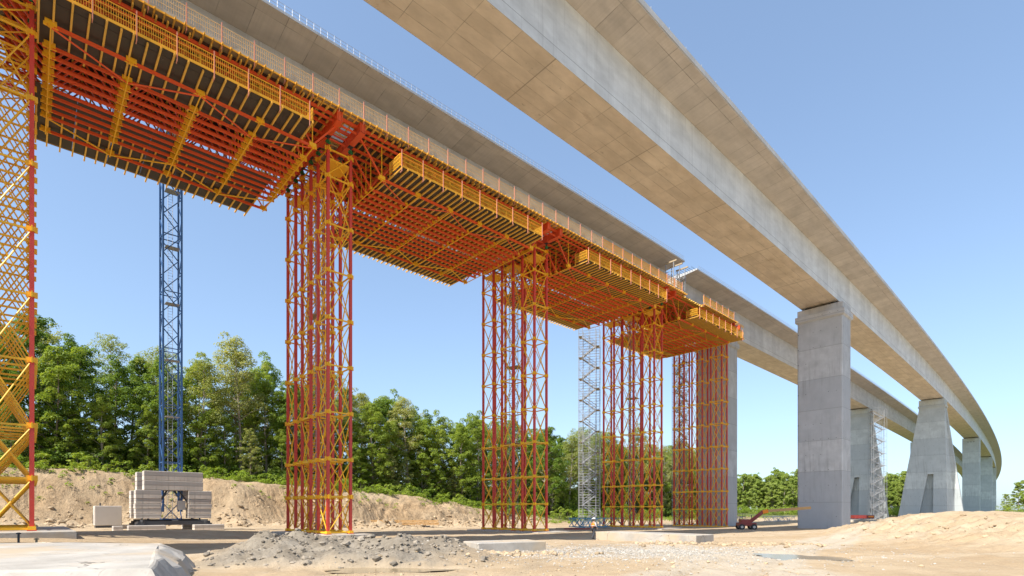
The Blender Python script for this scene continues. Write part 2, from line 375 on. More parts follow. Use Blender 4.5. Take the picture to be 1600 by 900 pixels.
def ground_mat():
    m=N('site_ground'); pos=m.n('ShaderNodeNewGeometry').outputs['Position']
    at_=lambda k:m.n('ShaderNodeAttribute',attribute_name=k).outputs['Fac']
    big=m.noise(pos,.12,5,.6); mid=m.noise(pos,.9,6,.65); fin=m.noise(pos,7,5,.7); vf=m.noise(pos,28,3,.7)
    sand=m.mix(m.ramp(big,[(.32,0),(.68,1)]),(.41,.295,.175),(.50,.395,.265))
    sand=m.mix(m.math('MULTIPLY',m.ramp(mid,[(.42,0),(.68,1)]),.55),sand,(.34,.24,.145))
    sand=m.mix(m.math('MULTIPLY',m.ramp(fin,[(.55,0),(.75,1)]),.45),sand,(.24,.17,.105))
    # wheel-rolled pale streaks
    wv=m.noise(m.mapping(pos,(.05,.55,.3),(0,0,0),(0,0,.62)),1,5,.6)
    sand=m.mix(m.math('MULTIPLY',m.ramp(wv,[(.5,0),(.62,1)]),.35),sand,(.54,.45,.33))
    sand=m.mix(m.math('MULTIPLY',at_('lane'),.7),sand,m.mix(m.ramp(fin,[(.3,0),(.7,1)]),(.43,.365,.275),(.56,.50,.41)))
    sand=m.mix(m.math('MULTIPLY',at_('track'),.85),sand,m.mix(m.ramp(fin,[(.3,0),(.7,1)]),(.30,.215,.13),(.52,.43,.31)))
    dmp=m.ramp(m.noise(pos,.085,4,.6),[(.56,0),(.66,1)])
    sand=m.mix(m.math('MULTIPLY',dmp,.45),sand,(.25,.175,.105))
    gy_shaded=m.mix(m.ramp(mid,[(.35,0),(.65,1)]),(.19,.158,.118),(.335,.29,.23))  # grey mound earth, darkened so its colour carries the shade lying on it
    gy_shaded=m.mix(m.math('MULTIPLY',m.ramp(fin,[(.5,0),(.72,1)]),.5),gy_shaded,(.11,.092,.072))
    col=m.mix(at_('grey'),sand,gy_shaded)
    vor=m.n('ShaderNodeTexVoronoi'); m.l(pos,vor.inputs['Vector']); vor.inputs['Scale'].default_value=7
    gr=m.mix(m.ramp(vor.outputs['Color'],[(.2,0),(.9,1)]),(.28,.25,.20),(.50,.46,.405))
    gf=m.math('MULTIPLY',at_('gravel'),m.ramp(m.noise(pos,.5,4),[(.35,.2),(.6,1)]),clamp=True)
    col=m.mix(gf,col,gr)
    bk=m.mix(m.ramp(mid,[(.35,0),(.65,1)]),(.235,.155,.085),(.43,.30,.175)); bk=m.mix(m.math('MULTIPLY',m.ramp(big,[(.4,0),(.62,1)]),.35),bk,(.50,.40,.27))
    # bucket-tooth grooves running down the cut bank
    th=m.mapping(pos,(1,1,.15),(0,0,0),(0,0,0)); 
    dotx=m.n('ShaderNodeVectorMath',operation='DOT_PRODUCT'); m.l(pos,dotx.inputs[0]); dotx.inputs[1].default_value=(ST,CT,0)
    along=m.math('ADD',dotx.outputs['Value'],m.math('MULTIPLY',m.noise(pos,.25,3),.9))
    tooth=m.math('PINGPONG',along,.42)
    tooth=m.math('MULTIPLY',m.math('MULTIPLY',m.math('DIVIDE',tooth,.42),m.ramp(m.noise(pos,.13,3),[(.46,0),(.6,1)])),m.ramp(m.noise(pos,1.1,4),[(.35,.1),(.6,1)]))
    bf=at_('bank')
    col=m.mix(m.math('MULTIPLY',bf,.9),col,bk)
    gsn=m.mix(m.ramp(fin,[(.3,0),(.7,1)]),(.055,.085,.02),(.15,.17,.05))
    gsn=m.mix(m.ramp(mid,[(.5,0),(.8,1)]),gsn,(.24,.20,.10))
    col=m.mix(at_('grass'),col,gsn)
    m.color(col); m.b.inputs['Roughness'].default_value=.95; m.b.inputs['Specular IOR Level'].default_value=.15
    hh=m.math('ADD',m.math('ADD',m.math('MULTIPLY',mid,1.0),m.math('MULTIPLY',fin,.35)),m.math('MULTIPLY',vf,.10))
    hh=m.math('ADD',hh,m.math('MULTIPLY',m.math('MULTIPLY',m.noise(m.mapping(pos,(1,1,.45)),1.3,7,.7),bf),3.2))
    hh=m.math('ADD',hh,m.math('MULTIPLY',gf,m.math('MULTIPLY',vor.outputs['Distance'],.5)))
    hh=m.math('ADD',hh,m.math('MULTIPLY',m.math('MULTIPLY',tooth,bf),1.1))
    m.bump(hh,.75,.22)
    return m.mat
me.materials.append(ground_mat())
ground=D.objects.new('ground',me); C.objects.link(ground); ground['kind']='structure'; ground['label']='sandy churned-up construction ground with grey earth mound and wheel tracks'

def puddle(name, cx, cy, rx, ry, z, label, seed):
    mb=MB(); rr=random.Random(seed); n=40; pts=[]
    for i in range(n):
        a=2*PI*i/n; k=1+.22*math.sin(3*a+seed)+.12*math.sin(7*a)
        pts.append((cx+rx*k*math.cos(a),cy+ry*k*math.sin(a),z))
    mb.add(pts,[tuple(range(n))]); o=mb.build(name,M['water']); o['kind']='structure'; o['label']=label
puddle('puddle',-4.4,17.9,2.0,.85,float(h(np.array([-4.4]),np.array([17.9]),False)[0])+.19,'shallow muddy puddle at the foot of the grey earth mound',1)
puddle('puddle',13.2,24.4,1.75,2.1,float(h(np.array([13.2]),np.array([24.6]),False)[0])+.25,'brown puddle in the hollow before the straight pier',2)

# ------------------------------------------------------------------ decks
def loft(name, mats, prof, stations, cd, z0, parent, closed_ends=True, smooth=False):
    """prof: list of (d,z,material of the edge that starts here, v offset or None); closed section swept along the alignment."""
    n=len(prof); vs=[];fs=[];mi=[];uvs=[]
    for s in stations:
        for p in prof: vs.append(at(s,cd+p[0],z0+GR*s+p[1]))
    for k in range(len(stations)-1):
        for j in range(n):
            if prof[j][2] is None: continue
            j2=(j+1)%n; L=math.hypot(prof[j2][0]-prof[j][0],prof[j2][1]-prof[j][1]); v0=prof[j][3]
            fs.append((k*n+j,(k+1)*n+j,(k+1)*n+j2,k*n+j2)); mi.append(prof[j][2])
            uvs+=[(stations[k],v0),(stations[k+1],v0),(stations[k+1],v0+L),(stations[k],v0+L)]
    if closed_ends:
        for k,rev in ((0,False),(len(stations)-1,True)):
            f=[k*n+j for j in range(n)]; f=f[::-1] if rev else f
            fs.append(tuple(f)); mi.append(len(mats)-1)
            uvs+=[((prof[i%n][0]),prof[i%n][1]) for i in ([j for j in range(n)][::-1] if rev else range(n))]
    me=D.meshes.new(name); me.from_pydata(vs,[],fs)
    for m in mats: me.materials.append(m)
    me.polygons.foreach_set('material_index',mi)
    uv=me.uv_layers.new(name='uv'); uv.data.foreach_set('uv',[c for p in uvs for c in p])
    me.update()
    return put(name,me,parent)
W2=2.954; WEB=5.395; WING=3.665; TIP=5.768; TOP=6.2
def stations(a,b):
    out=[a]; s=a
    while s<b-.01:
        s=min(b,s+(3.0 if s<140 else 8.0)); out.append(s)
    return out
def deck(label, name, a, b, cd, group, TOP=6.2, kerb=True):
    t=thing(name,label,'viaduct',(0,0,0),0,group)
    S_=stations(a,b)
    box=[(-W2,0,0,0),(W2,0,1,0),(W2,WEB,None,0),(-W2,WEB,1,0)]
    # left web: v must grow upward too
    box[3]=(-W2,WEB,1,0)
    loft('box_girder',[M['soffit'],M['web'],M['web']],box,S_,cd,36.0,t)
    e=W2+WING
    slab=[(-e,TIP,0,0),(-W2,WEB,2,0),(W2,WEB,0,0),(e,TIP,1,0),(e,TOP,1,0),(-e,TOP,1,0)]
    loft('deck_slab',[M['wing'],M['kerb'],M['wing'],M['kerb']],slab,S_,cd,36.0,t)
    for sg in (-1,1):
        k=[(sg*(e+.06),TIP+.10,0,0),(sg*(e+.06),TOP+.22,0,1),(sg*(e-.42),TOP+.22,0,2),(sg*(e-.42),TOP+.003,0,3),(sg*(e+.003),TOP+.003,0,3),(sg*(e+.003),TIP+.10,0,3)]
        if kerb: loft('edge_kerb',[M['kerb']],k if sg<0 else k[::-1],S_,cd,36.0,t)
        r=MB(); s=a+.6; pp=None; hr=.34 if kerb else .62
        while s<min(b,330):
            p=at(s,cd+sg*(e-.06),36+GR*s+TOP+(.22 if kerb else 0)); q=p+Vector((0,0,hr))
            r.bar(p,q,.045 if kerb else .03)
            if pp and kerb: r.bar(pp+Vector((0,0,.02)),p+Vector((0,0,.02)),.06,.03)
            if pp and not kerb:
                for zz in (.3,.6): r.bar(pp+Vector((0,0,zz)),p+Vector((0,0,zz)),.025)
            pp=p; s+=2.9 if kerb else .62
        r.build('guard_rail',M['steel'],t)
    return t
tA=deck('finished pale concrete box-girder deck sweeping overhead and curving away to the horizon','viaduct_deck',-110,1150,AC,'twin box-girder decks')
tB=deck('unfinished grey concrete deck resting on the red and yellow falsework','viaduct_deck',-110,58.2,BC,'twin box-girder decks',TIP+.24,False)
tB2=deck('far grey concrete deck beyond the open joint, carried on piers','viaduct_deck',62.4,1150,BC,'twin box-girder decks',TIP+.24,False)
# starter bars sticking out over the joint, bent to different heights
for i in range(26):
    d=BC-6.2+i*.5
    for zz in (TIP+.07,TIP+.17):
        if abs(d-BC)<3 and zz<6: continue
        p=at(62.4,d,36+GR*62.4+zz); q=at(60.9,d,36+GR*61+zz+random.uniform(-.05,.12)); MB().tube(p,q,.022,4).build('starter_bar',M['darksteel'],tB2)

# ------------------------------------------------------------------ piers
def rect_pier(label, s, cd, wid, thk, z0=None, ztop=None, mat='pier', group='straight bridge piers', cap=True):
    zt=36+GR*s-.42
    p=at(s,cd); zg=(hz(p.x,p.y) if z0 is None else z0)-.8
    t=thing('bridge_pier',label,'bridge pier',(p.x,p.y,zg),-head(s),group)
    H=zt-zg
    mb=MB(); c=.18
    poly=[(-wid/2+c,-thk/2),(wid/2-c,-thk/2),(wid/2,-thk/2+c),(wid/2,thk/2-c),(wid/2-c,thk/2),(-wid/2+c,thk/2),(-wid/2,thk/2-c),(-wid/2,-thk/2+c)]
    mb.prism(poly,0,H-2.35 if cap else H); mb.build('shaft',M[mat],t)
    if cap:
        g=.3; b2=MB()
        prof=[(H-2.35,0),(H-2.1,g),(H-1.15,g),(H-1.1,0),(H,0)]
        rings=[]; 
        for z,o in prof:
            rings.append([(math.copysign(wid/2+o,x)*1.0,math.copysign(thk/2+o,y),z) for x,y in ((-1,-1),(1,-1),(1,1),(-1,1))])
        vs=[p for r in rings for p in r]; fs=[]
        for k in range(len(rings)-1):
            for j in range(4): fs.append((k*4+j,k*4+(j+1)%4,(k+1)*4+(j+1)%4,(k+1)*4+j))
        fs+=[(3,2,1,0),tuple(range(len(vs)-4,len(vs)))]
        b2.add(vs,fs); bevel(b2.build('pier_cap',M[mat],t),.04)
    for sx in (-1,1):
        for sy in (-1,1):
            MB().box((sx*2.1,sy*thk*.25,H+.20),.9,.9,.40).build('bearing',M['darksteel'],t)
    return t
rect_pier('grey concrete pier with a ledge near its top, under the sunlit nearest finished deck',80.8,AC+.2,7.2,4.6)
rect_pier('concrete pier standing behind the last red and yellow tower',83.4,BC,6.9,4.6,mat='pier')
rect_pier('straight pale pier behind the flared pier, with three small holes near top',322,AC,6.6,5.0,mat='pier2',cap=False)
p3=[o for o in C.objects if o.get('label','').startswith('straight pale pier')][0]
for k in (-1,0,1): MB().box((k*1.1,-2.505,37.4),.34,.02,.34).build('anchor_hole_shade',M['rubber'],p3)  # dark plates on the face stand for the shade inside the holes
rect_pier('slim distant pier second beyond the flared pier',450,AC,6.6,5.0,mat='pier2',cap=False)
rect_pier('farthest thin pier where the deck curves out of sight',575,AC,6.6,5.0,mat='pier2',cap=False)
rect_pier('concrete pier of the nearest deck outside the view',-33,AC,7.2,4.6)
rect_pier('concrete pier of the falsework deck outside the view',-34.5,BC,6.9,4.6)
rect_pier('distant pier of the far grey deck, mostly hidden by the flared pier',322,BC,6.6,5.0,mat='pier2',cap=False)
def flared_pier(label, s, cd):
    zt=36+GR*s-.3; p=at(s,cd); zg=-4.2
    t=thing('bridge_pier',label,'bridge pier',(p.x,p.y,zg),-head(s),'flared bridge piers'); H=zt-zg
    wt=3.3
    def leaf(y0t,y1t,y0b,y1b,lb,rb,gap):
        """one wall: trapezoid with an inverted V opening at its foot"""
        m=MB(); zs=H-3.2; zo=15.5
        def P(x,f,z):  # f=0 front face, 1 back face
            k=z/zs if z<zs else 1
            a=y0b+(y0t-y0b)*k; b=y1b+(y1t-y1b)*k
            return (x,a if f==0 else b,z)
        xl=lambda z:-(lb+(wt-lb)*min(1,z/zs)); xr=lambda z:(rb+(wt-rb)*min(1,z/zs))
        if gap:
            ol=lambda z:-.75-gap*(1-z/zo)
            regs=[[(xl(0),0),(ol(0),0),(ol(zo),zo),(xl(zo),zo)],[(.75,0),(xr(0),0),(xr(zo),zo),(.75,zo)],[(xl(zo),zo),(ol(zo),zo),(.75,zo),(xr(zo),zo),(xr(zs),zs),(xl(zs),zs)],[(xl(zs),zs),(xr(zs),zs),(wt,H),(-wt,H)]]
        else: regs=[[(xl(0),0),(xr(0),0),(xr(zs),zs),(xl(zs),zs)],[(xl(zs),zs),(xr(zs),zs),(wt,H),(-wt,H)]]
        for r in regs:
            n=len(r); vs=[P(x,0,z) for x,z in r]+[P(x,1,z) for x,z in r]
            m.add(vs,[tuple(range(n)),tuple(range(2*n-1,n-1,-1))]+[((i+1)%n,i,n+i,n+(i+1)%n) for i in range(n)])
        return m
    leaf(-2.9,-1.2,-6.2,-4.2,8.6,4.4,2.4).build('front_wall',M['pier2'],t)
    leaf(1.2,2.9,4.2,6.2,5.0,7.6,2.0).build('back_wall',M['pier2'],t)
    w=MB(); zs=H-.01   # recessed cross wall between the two leaves
    vs=[(-4.2,-4.19,0),(3.6,-4.19,0),(5.4,4.19,0),(-4.2,4.19,0),(-2.9,-1.19,zs),(2.6,-1.19,zs),(2.9,1.19,zs),(-2.9,1.19,zs)]
    w.add(vs,[(0,3,2,1),(4,5,6,7),(0,1,5,4),(1,2,6,5),(2,3,7,6),(3,0,4,7)]); w.build('cross_wall',M['pier2'],t)
    MB().box((0,0,H-2.15),7.0,6.2,.45).build('ledge',M['pier2'],t)
    for sx in (-1,1): MB().box((sx*2.0,0,H+.14),1.0,3.0,.28).build('bearing',M['darksteel'],t)
    return t
flared_pier('greenish pale pier flaring towards its foot, with a slit opening, under the finished deck',194.5,AC)
flared_pier('flared pier with a white scaffold stair against its side, behind the straight pier',197,BC)

# ------------------------------------------------------------------ falsework: towers
SUB=(-5.05,-2.85,-1.1,1.1,2.85,5.05); BY=1.1
def leg_mesh(H):
    m=MB(); w=.25
    for sg in (-1,1):
        m.box((sg*.083,0,H/2),.075,.25,H)
    z=.6
    while z<H: m.box((0,0,z),.10,.16,.22); z+=.75
    m.box((0,0,.03),.5,.5,.06); m.box((0,0,H-.02),.4,.4,.05)
    return m.mesh('leg',M['leg'])
def lift_mesh(z0,z1,flip,top=False):
    """ring of horizontals with gussets at z1 and cross bracing between z0 and z1, for three 2 x 2 frames"""
    m=MB()
    for a in (0,2,4):
        xs=(SUB[a],SUB[a+1])
        for y in (-BY,BY):
            m.bar((xs[0],y,z1),(xs[1],y,z1),.09,.13)
            m.tube((xs[0]+.1,y+.08,z0+.25),(xs[1]-.1,y+.08,z1-.25),.058,5); m.tube((xs[1]-.1,y-.08,z0+.25),(xs[0]+.1,y-.08,z1-.25),.05,5)
        for x in xs:
            m.bar((x,-BY,z1),(x,BY,z1),.09,.13)
            m.tube((x+.08,-BY+.1,z0+.25),(x+.08,BY-.1,z1-.25),.05,5); m.tube((x-.08,BY-.1,z0+.25),(x-.08,-BY+.1,z1-.25),.05,5)
    if flip:  # ties between the frames low down
        for a,b in ((1,2),(3,4)):
            for y in (-BY,BY):
                m.bar((SUB[a],y,z1),(SUB[b],y,z1),.08,.11); m.tube((SUB[a],y,z0+.2),(SUB[b],y,z1-.2),.045,5)
    return m
NODE=MB().box((0,0,0),.31,.31,.30)
for sx,sy in ((1,0),(-1,0),(0,1),(0,-1)): NODE.box((sx*.2,sy*.2,0),.2 if sx else .07,.2 if sy else .07,.40)
NODE=NODE.mesh('gusset_plate',M['yellow'])
def tower(label, s, zbase, heads=True):
    p=at(s,BC,zbase); t=thing('shoring_tower',label,'shoring tower',p,-head(s),'red and yellow shoring towers')
    zt=33.55+GR*s; H=zt-zbase
    lm=leg_mesh(H)
    zl=[.12,3.5,7.0]
    while zl[-1]+4.35<H-1.0: zl.append(zl[-1]+4.35)
    if H-zl[-1]>1.6: zl.append(H-.25)
    for x in SUB:
        for y in (-BY,BY):
            lg=put('leg',lm,t,(x,y,0))
            for zz in zl[1:]: put('gusset_plate',NODE,lg,(0,0,zz))
            j=MB().tube((0,0,0),(0,0,.85),.055,8).box((0,0,.84),.42,.42,.05).build('screw_jack',M['darksteel'],t,(x,y,H))
            MB().tube((0,0,.12),(0,0,.50),.17,8).box((0,0,.32),.46,.12,.16).box((0,0,.32),.12,.46,.16).build('jack_nut',M['green'],j)
    z=zl
    for k in range(len(z)-1):
        lift_mesh(z[k],z[k+1],k<2).build('brace_frame',M['yellow'],t)
    m=MB()
    for a in range(5):
        for y in (-BY,BY): m.bar((SUB[a],y,.14),(SUB[a+1],y,.14),.1,.14)
    for x in SUB:
        m.bar((x,-BY,.14),(x,BY,.14),.1,.14)
        for y in (-BY,BY): m.box((x,y,.17),.42,.42,.26)
    m.build('base_frame',M['yellow'],t)
    for a in ((0,2,4) if heads else ()):
        cx=(SUB[a]+SUB[a+1])/2
        m=MB().box((cx,0,H-1.15),2.1,2.0,.05)
        for sg in (-1,1): m.box((cx+sg*1.05,0,H-1.09),.05,2.05,.14); m.box((cx,sg*1.02,H-1.09),2.05,.05,.14)
        m.build('head_platform',M['yellow'],t)
    zb=H+.88
    for y in (-BY,BY):   # the pair of cross beams riding on the jacks
        m=MB()
        for sx in (-.14,.14):
            m.box((.1,y+sx,zb+.45),15.0,.06,.84)
        m.box((.1,y,zb+.03),15.0,.52,.06); m.box((.1,y,zb+.885),15.0,.52,.05)
        for k in range(16): m.box((-7.2+k*.97,y,zb+.45),.06,.48,.8)
        m.box((7.56,y,zb+.45),.08,.5,.9)
        m.build('cross_beam',M['red'],t)
    for k in range(7):
        m=MB(); x=-6.9+k*2.3
        m.bar((x,-BY+.3,zb+.15),(x,BY-.3,zb+.15),.1,.16); m.bar((x,-BY+.3,zb+.7),(x,BY-.3,zb+.7),.1,.16)
        m.build('spreader',M['red'],t)
    for x in (-6.3,-4.6,-2.9,-1.1,.8,2.6,4.4,6.2,7.3):
        m=MB(); L=3.4; zz=zb+1.07
        m.bar((x,-L,zz),(x,L,zz),.10,.07); m.bar((x,-L,zz+.30),(x,L,zz+.30),.10,.07)
        for k in range(12): m.bar((x,-L+k*.57,zz+(.0 if k%2 else .30)),(x,-L+(k+1)*.57,zz+(.30 if k%2 else .0)),.05,.05)
        m.build('lattice_girder',M['timber'],t)
    return t
TS=(-24.75,-2.2,24.8,52.4,76.2)
def tower_base(s):
    p=at(s,BC); return hz(p.x,p.y)
TB=[-1.42,-2.30,-2.78,-3.02,-3.45]
TL=('red and yellow shoring tower nearest of all, at the photo\'s left edge',
    'slim shoring tower behind the grey earth mound, right of the blue crane mast',
    'shoring tower between the stack of yellow girders and the grey stair scaffold',
    'shoring tower immediately right of the grey stair scaffold, behind the worker',
    'shoring tower standing close against a concrete pier')
for s,z,l in zip(TS,TB,TL): tower(l,s,z,s>-20)

# concrete strips and slabs on the ground
def slab(name,label,cx,cy,lx,ly,zt,thk,rot,cat='concrete slab',group='concrete footing slabs',chip=0,seed=1):
    m=MB(); m.box((0,0,-thk/2),lx,ly,thk); o=m.build(name,M['pad'],None,(cx,cy,zt),rot); tag(o,label,cat,group); bevel(o,.035,2); return o
hd=-TH0
for s,z,l,(lx,ly) in zip(TS,TB,('concrete strip footing under the nearest shoring tower','concrete strip footing under the slim shoring tower behind the grey mound','concrete strip footing under the tower left of the stair scaffold','raised concrete footing under the tower right of the stair scaffold','concrete footing under the tower against the pier'),((14,6.5),(13,5),(14,6),(14,6),(14,6))):
    p=at(s,BC+.6); slab('footing_slab',l,p.x,p.y,lx,ly,z-.005,1.3,hd)
slab('footing_slab','low sunlit concrete slab in front of the shoring tower, with rubble at its foot',-.4,27.9,3.8,2.1,-1.66,.8,.46)
slab('footing_slab','long bare concrete block right of the worker, its near corner in sun',10.5,40.1,8.6,2.5,-1.76,1.2,hd)
# near-left slab with a sloping broken end
m=MB(); zt=-1.20
P=[(-30,9.0),(-7.3,10.8),(-12.5,19.0),(-30,20.5)]
B=[(-30,8.2),(-6.4,10.4),(-11.4,19.6),(-30,21.1)]
rr=random.Random(9)
def ring(Q,amp):
    out=[]
    for (ax,ay),(bx,by) in zip(Q,Q[1:]+Q[:1]):
        L_=math.hypot(bx-ax,by-ay); k=max(2,int(L_/.55))
        for i in range(k):
            f=i/k; o_=rr.gauss(0,amp)*(1 if i else .3); out.append((ax+(bx-ax)*f-(by-ay)/L_*o_,ay+(by-ay)*f+(bx-ax)/L_*o_,f))
    return out
rt_=ring(P,.07); n_=len(rt_); rb_=[]
i_=0
for (ax,ay),(bx,by),(cx_,cy_),(dx_,dy_) in zip(P,P[1:]+P[:1],B,B[1:]+B[:1]):
    L_=math.hypot(bx-ax,by-ay); k=max(2,int(L_/.55))
    for q in range(k): f=q/k; rb_.append((cx_+(dx_-cx_)*f+rr.gauss(0,.10),cy_+(dy_-cy_)*f+rr.gauss(0,.10)))
vt=[(x,y,zt+rr.uniform(-.025,.02)) for x,y,_ in rt_]; vm=[((a[0]+b[0])/2+rr.gauss(0,.06),(a[1]+b[1])/2+rr.gauss(0,.06),zt-.38+rr.uniform(-.1,.1)) for a,b in zip(rt_,rb_)]; vb=[(x,y,-2.4) for x,y in rb_]
m.add(vt+vm+vb,[tuple(range(n_))]+[(n_+i,n_+(i+1)%n_,(i+1)%n_,i) for i in range(n_)]+[(2*n_+i,2*n_+(i+1)%n_,n_+(i+1)%n_,n_+i) for i in range(n_)])
o=m.build('footing_slab',M['pad']); tag(o,'broad pale concrete slab in the near left corner, with a sloping broken end','concrete slab','concrete footing slabs'); bevel(o,.06,2)

# ------------------------------------------------------------------ falsework: bays
TRX=[-6.55,-4.35]+[-3.35+i*.957 for i in range(8)]+[4.35,6.55]
def panel_mesh(L,Hp,name,mat,step,bw=.028):
    m=MB(); fr=.05
    for z in (.03,Hp*.36,Hp*.68,Hp): m.bar((0,0,z),(0,L,z),.035 if 0<z<Hp else .05)
    m.bar((0,0,0),(0,0,Hp),fr); m.bar((0,L,0),(0,L,Hp),fr)
    k=int(L/step)
    for i in range(1,k): m.bar((0,i*L/k,0),(0,i*L/k,Hp),bw)
    return m.mesh(name,mat)
PM_LOW=panel_mesh(2.28,1.15,'mesh_barrier',M['mesh'],.13)
PM_UP=panel_mesh(2.28,1.15,'mesh_barrier',M['meshpale'],.15,.04)
PM_SIDE=panel_mesh(1.9,1.1,'mesh_barrier',M['mesh'],.13)
POST=MB().bar((0,0,-.45),(0,0,1.55),.06).bar((0,0,-.45),(-.35,0,-.45),.05).mesh('post',M['post'])
POSTY=MB().bar((0,0,-.2),(0,0,1.25),.07).mesh('post',M['mesh'])
_n=MB().box((0,0,.02),.28,.5,.10).box((0,0,-.08),.18,.30,.12).box((-.13,0,.10),.03,.62,.34).box((.13,0,.10),.03,.62,.34).bar((0,0,.1),(0,0,3.05),.075).box((0,-.28,-.02),.10,.2,.2).box((0,.28,-.02),.10,.2,.2)
NPOST=_n.mesh('node_post',M['yellow'])
_n=MB().box((0,0,.0),.2,.30,.12).box((-.11,0,.06),.03,.3,.24).box((.11,0,.06),.03,.3,.24).bar((0,0,.1),(0,0,3.05),.07)
NPOSTS=_n.mesh('node_post',M['yellow'])
def bay(label, sa, sb, ra, rb, step, gapped=True):
    """sa..sb bottom chords, ra..rb gallery"""
    sm=(sa+sb)/2; L=sb-sa; zc=31.75+GR*sm
    p=at(sm,BC,zc); t=thing('formwork_platform',label,'formwork platform',p,-head(sm),'hanging formwork platforms')
    np_=5 if L>19 else 4; ys=[-L/2+L*i/np_ for i in range(np_+1)]; zt=3.15
    e=2.35
    for i,x in enumerate(TRX):
        r=MB()
        for sx in (-.055,.055):
            r.box((x+sx,0,0),.05,L+.3,.2); r.box((x+sx,0,zt),.05,L+2*e,.2)
        for k in range(np_):
            a,b=ys[k],ys[k+1]; mid=(a+b)/2
            r.bar((x,a,.1),(x,mid,zt-.1),.1); r.bar((x,mid,zt-.1),(x,b,.1),.1)
        r.bar((x,-L/2-e,zt-.1),(x,ys[0],.1),.13); r.bar((x,L/2+e,zt-.1),(x,ys[-1],.1),.13)
        for k in range(int(L/1.0)): r.box((x,-L/2+.5+k*1.0,-.06),.16,.12,.05)
        tr=r.build('truss',M['red'],t)
        for y in ys: put('node_post',NPOST if step>.7 or i in (0,11) else NPOSTS,tr,(x,y,0))
    m=MB()
    for y in ys: m.bar((TRX[0]-.2,y,-.20),(TRX[-1]+.2,y,-.20),.075,.075)
    m.build('cross_tie',M['yellow'],t)
    m=MB(); 
    for k in range(np_):
        a,b=(ys[k],ys[k+1]); (x0,x1)=(TRX[-1],TRX[-2]) if k%2==0 else (TRX[-2],TRX[-1])
        m.tube((x0,a,-.14),(x1,b,-.14),.06,6)
    m.build('plan_bracing',M['red'],t)
    m=MB()
    for k in range(np_):
        a,b=(ys[k],ys[k+1]); (x0,x1)=(TRX[0],TRX[1]) if k%2==1 else (TRX[1],TRX[0])
        m.tube((x0,a,-.14),(x1,b,-.14),.06,6)
    m.build('plan_bracing',M['yellow'],t)
    # joists and plywood lying on the chords
    y0=ra-sm; y1=rb-sm; k=int((y1-y0)/step); jm=None
    rr=random.Random(int(sa*10))
    for i in range(k+1):
        y=y0+.12+(y1-y0-.24)*i/k+rr.uniform(-.12,.12)*(step>.7)
        if jm is None:
            jm=[]
            for L_ in ((5.3,5.9) if step>.7 else (18.6,)):
                jm.append(MB().box((0,0,.05),L_,.11,.045).box((0,0,-.05),L_,.11,.045).box((0,0,0),L_-.1,.05,.12).mesh('joist',M['timber']))
        for q_,xc in enumerate((6.45,-6.6) if step>.7 else (-.25,)): put('joist',jm[q_],t,(xc+rr.uniform(-.22,.22),y,.215))
    m=MB(); edge=8.3 if step>.7 else 7.9
    xs=[-9.15,-6.2,-3.4,-.75,3.9,6.2,edge]
    for a,b in zip(xs[:-1],xs[1:]):
        if abs(a+.75)<.01:
            m.build('plywood_deck',M['ply'],t); m=MB(); continue
        yy=y0
        while yy<y1-.1:
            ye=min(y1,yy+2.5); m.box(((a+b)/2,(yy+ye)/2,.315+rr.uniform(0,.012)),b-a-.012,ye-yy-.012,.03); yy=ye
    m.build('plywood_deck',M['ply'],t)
    # soffit form carried on the top chords
    m=MB(); yy=-L/2-e
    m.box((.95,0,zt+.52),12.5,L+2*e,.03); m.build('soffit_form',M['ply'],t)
    m=MB()
    for q in range(int((L+2*e)/.7)): m.box((0,-L/2-e+.35+q*.7,zt+.36),15.0,.1,.2)
    m.build('form_joists',M['timber'],t)
    # gallery
    gx=9.0; gz=.36
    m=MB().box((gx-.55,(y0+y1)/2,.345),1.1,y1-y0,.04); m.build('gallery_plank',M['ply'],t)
    m=MB().box((gx+.04,(y0+y1)/2,gz+.06),.035,y1-y0,.17); m.build('toe_board',M['mesh'],t)
    nP=int((y1-y0)//2.35); off=(y1-y0-nP*2.35)/2
    for i in range(nP+1):
        put('post',POST,t,(gx+.09,y0+off+i*2.35,gz))
        if i<nP: put('mesh_barrier',PM_LOW,t,(gx,y0+off+.03+i*2.35,gz+.15))
    for y in (y0+.02,y1-.02): put('mesh_barrier',PM_SIDE,t,(gx-.05,y,gz+.12),PI/2)
    put('post',POSTY,t,(gx-1.95,y0,gz)); put('post',POSTY,t,(gx-1.95,y1,gz))
    m=MB().box((-9.0,(y0+y1)/2,gz+.02),.035,y1-y0,.16); m.build('toe_board',M['mesh'],t)
    return t
bay('largest formwork platform in the upper left corner, showing dark plywood between sparse yellow beams',-22.7,-5.4,-23.4,-6.3,.80)
bay('formwork platform spanning from the slim tower to the tower left of the stair scaffold',1.4,21.5,2.0,21.0,.62)
bay('formwork platform spanning between the two towers left and right of the stair scaffold',28.5,48.9,29.3,48.5,.62)
bay('shortest and farthest formwork platform, ending at the concrete pier',56.2,74.6,58.0,75.6,.62)

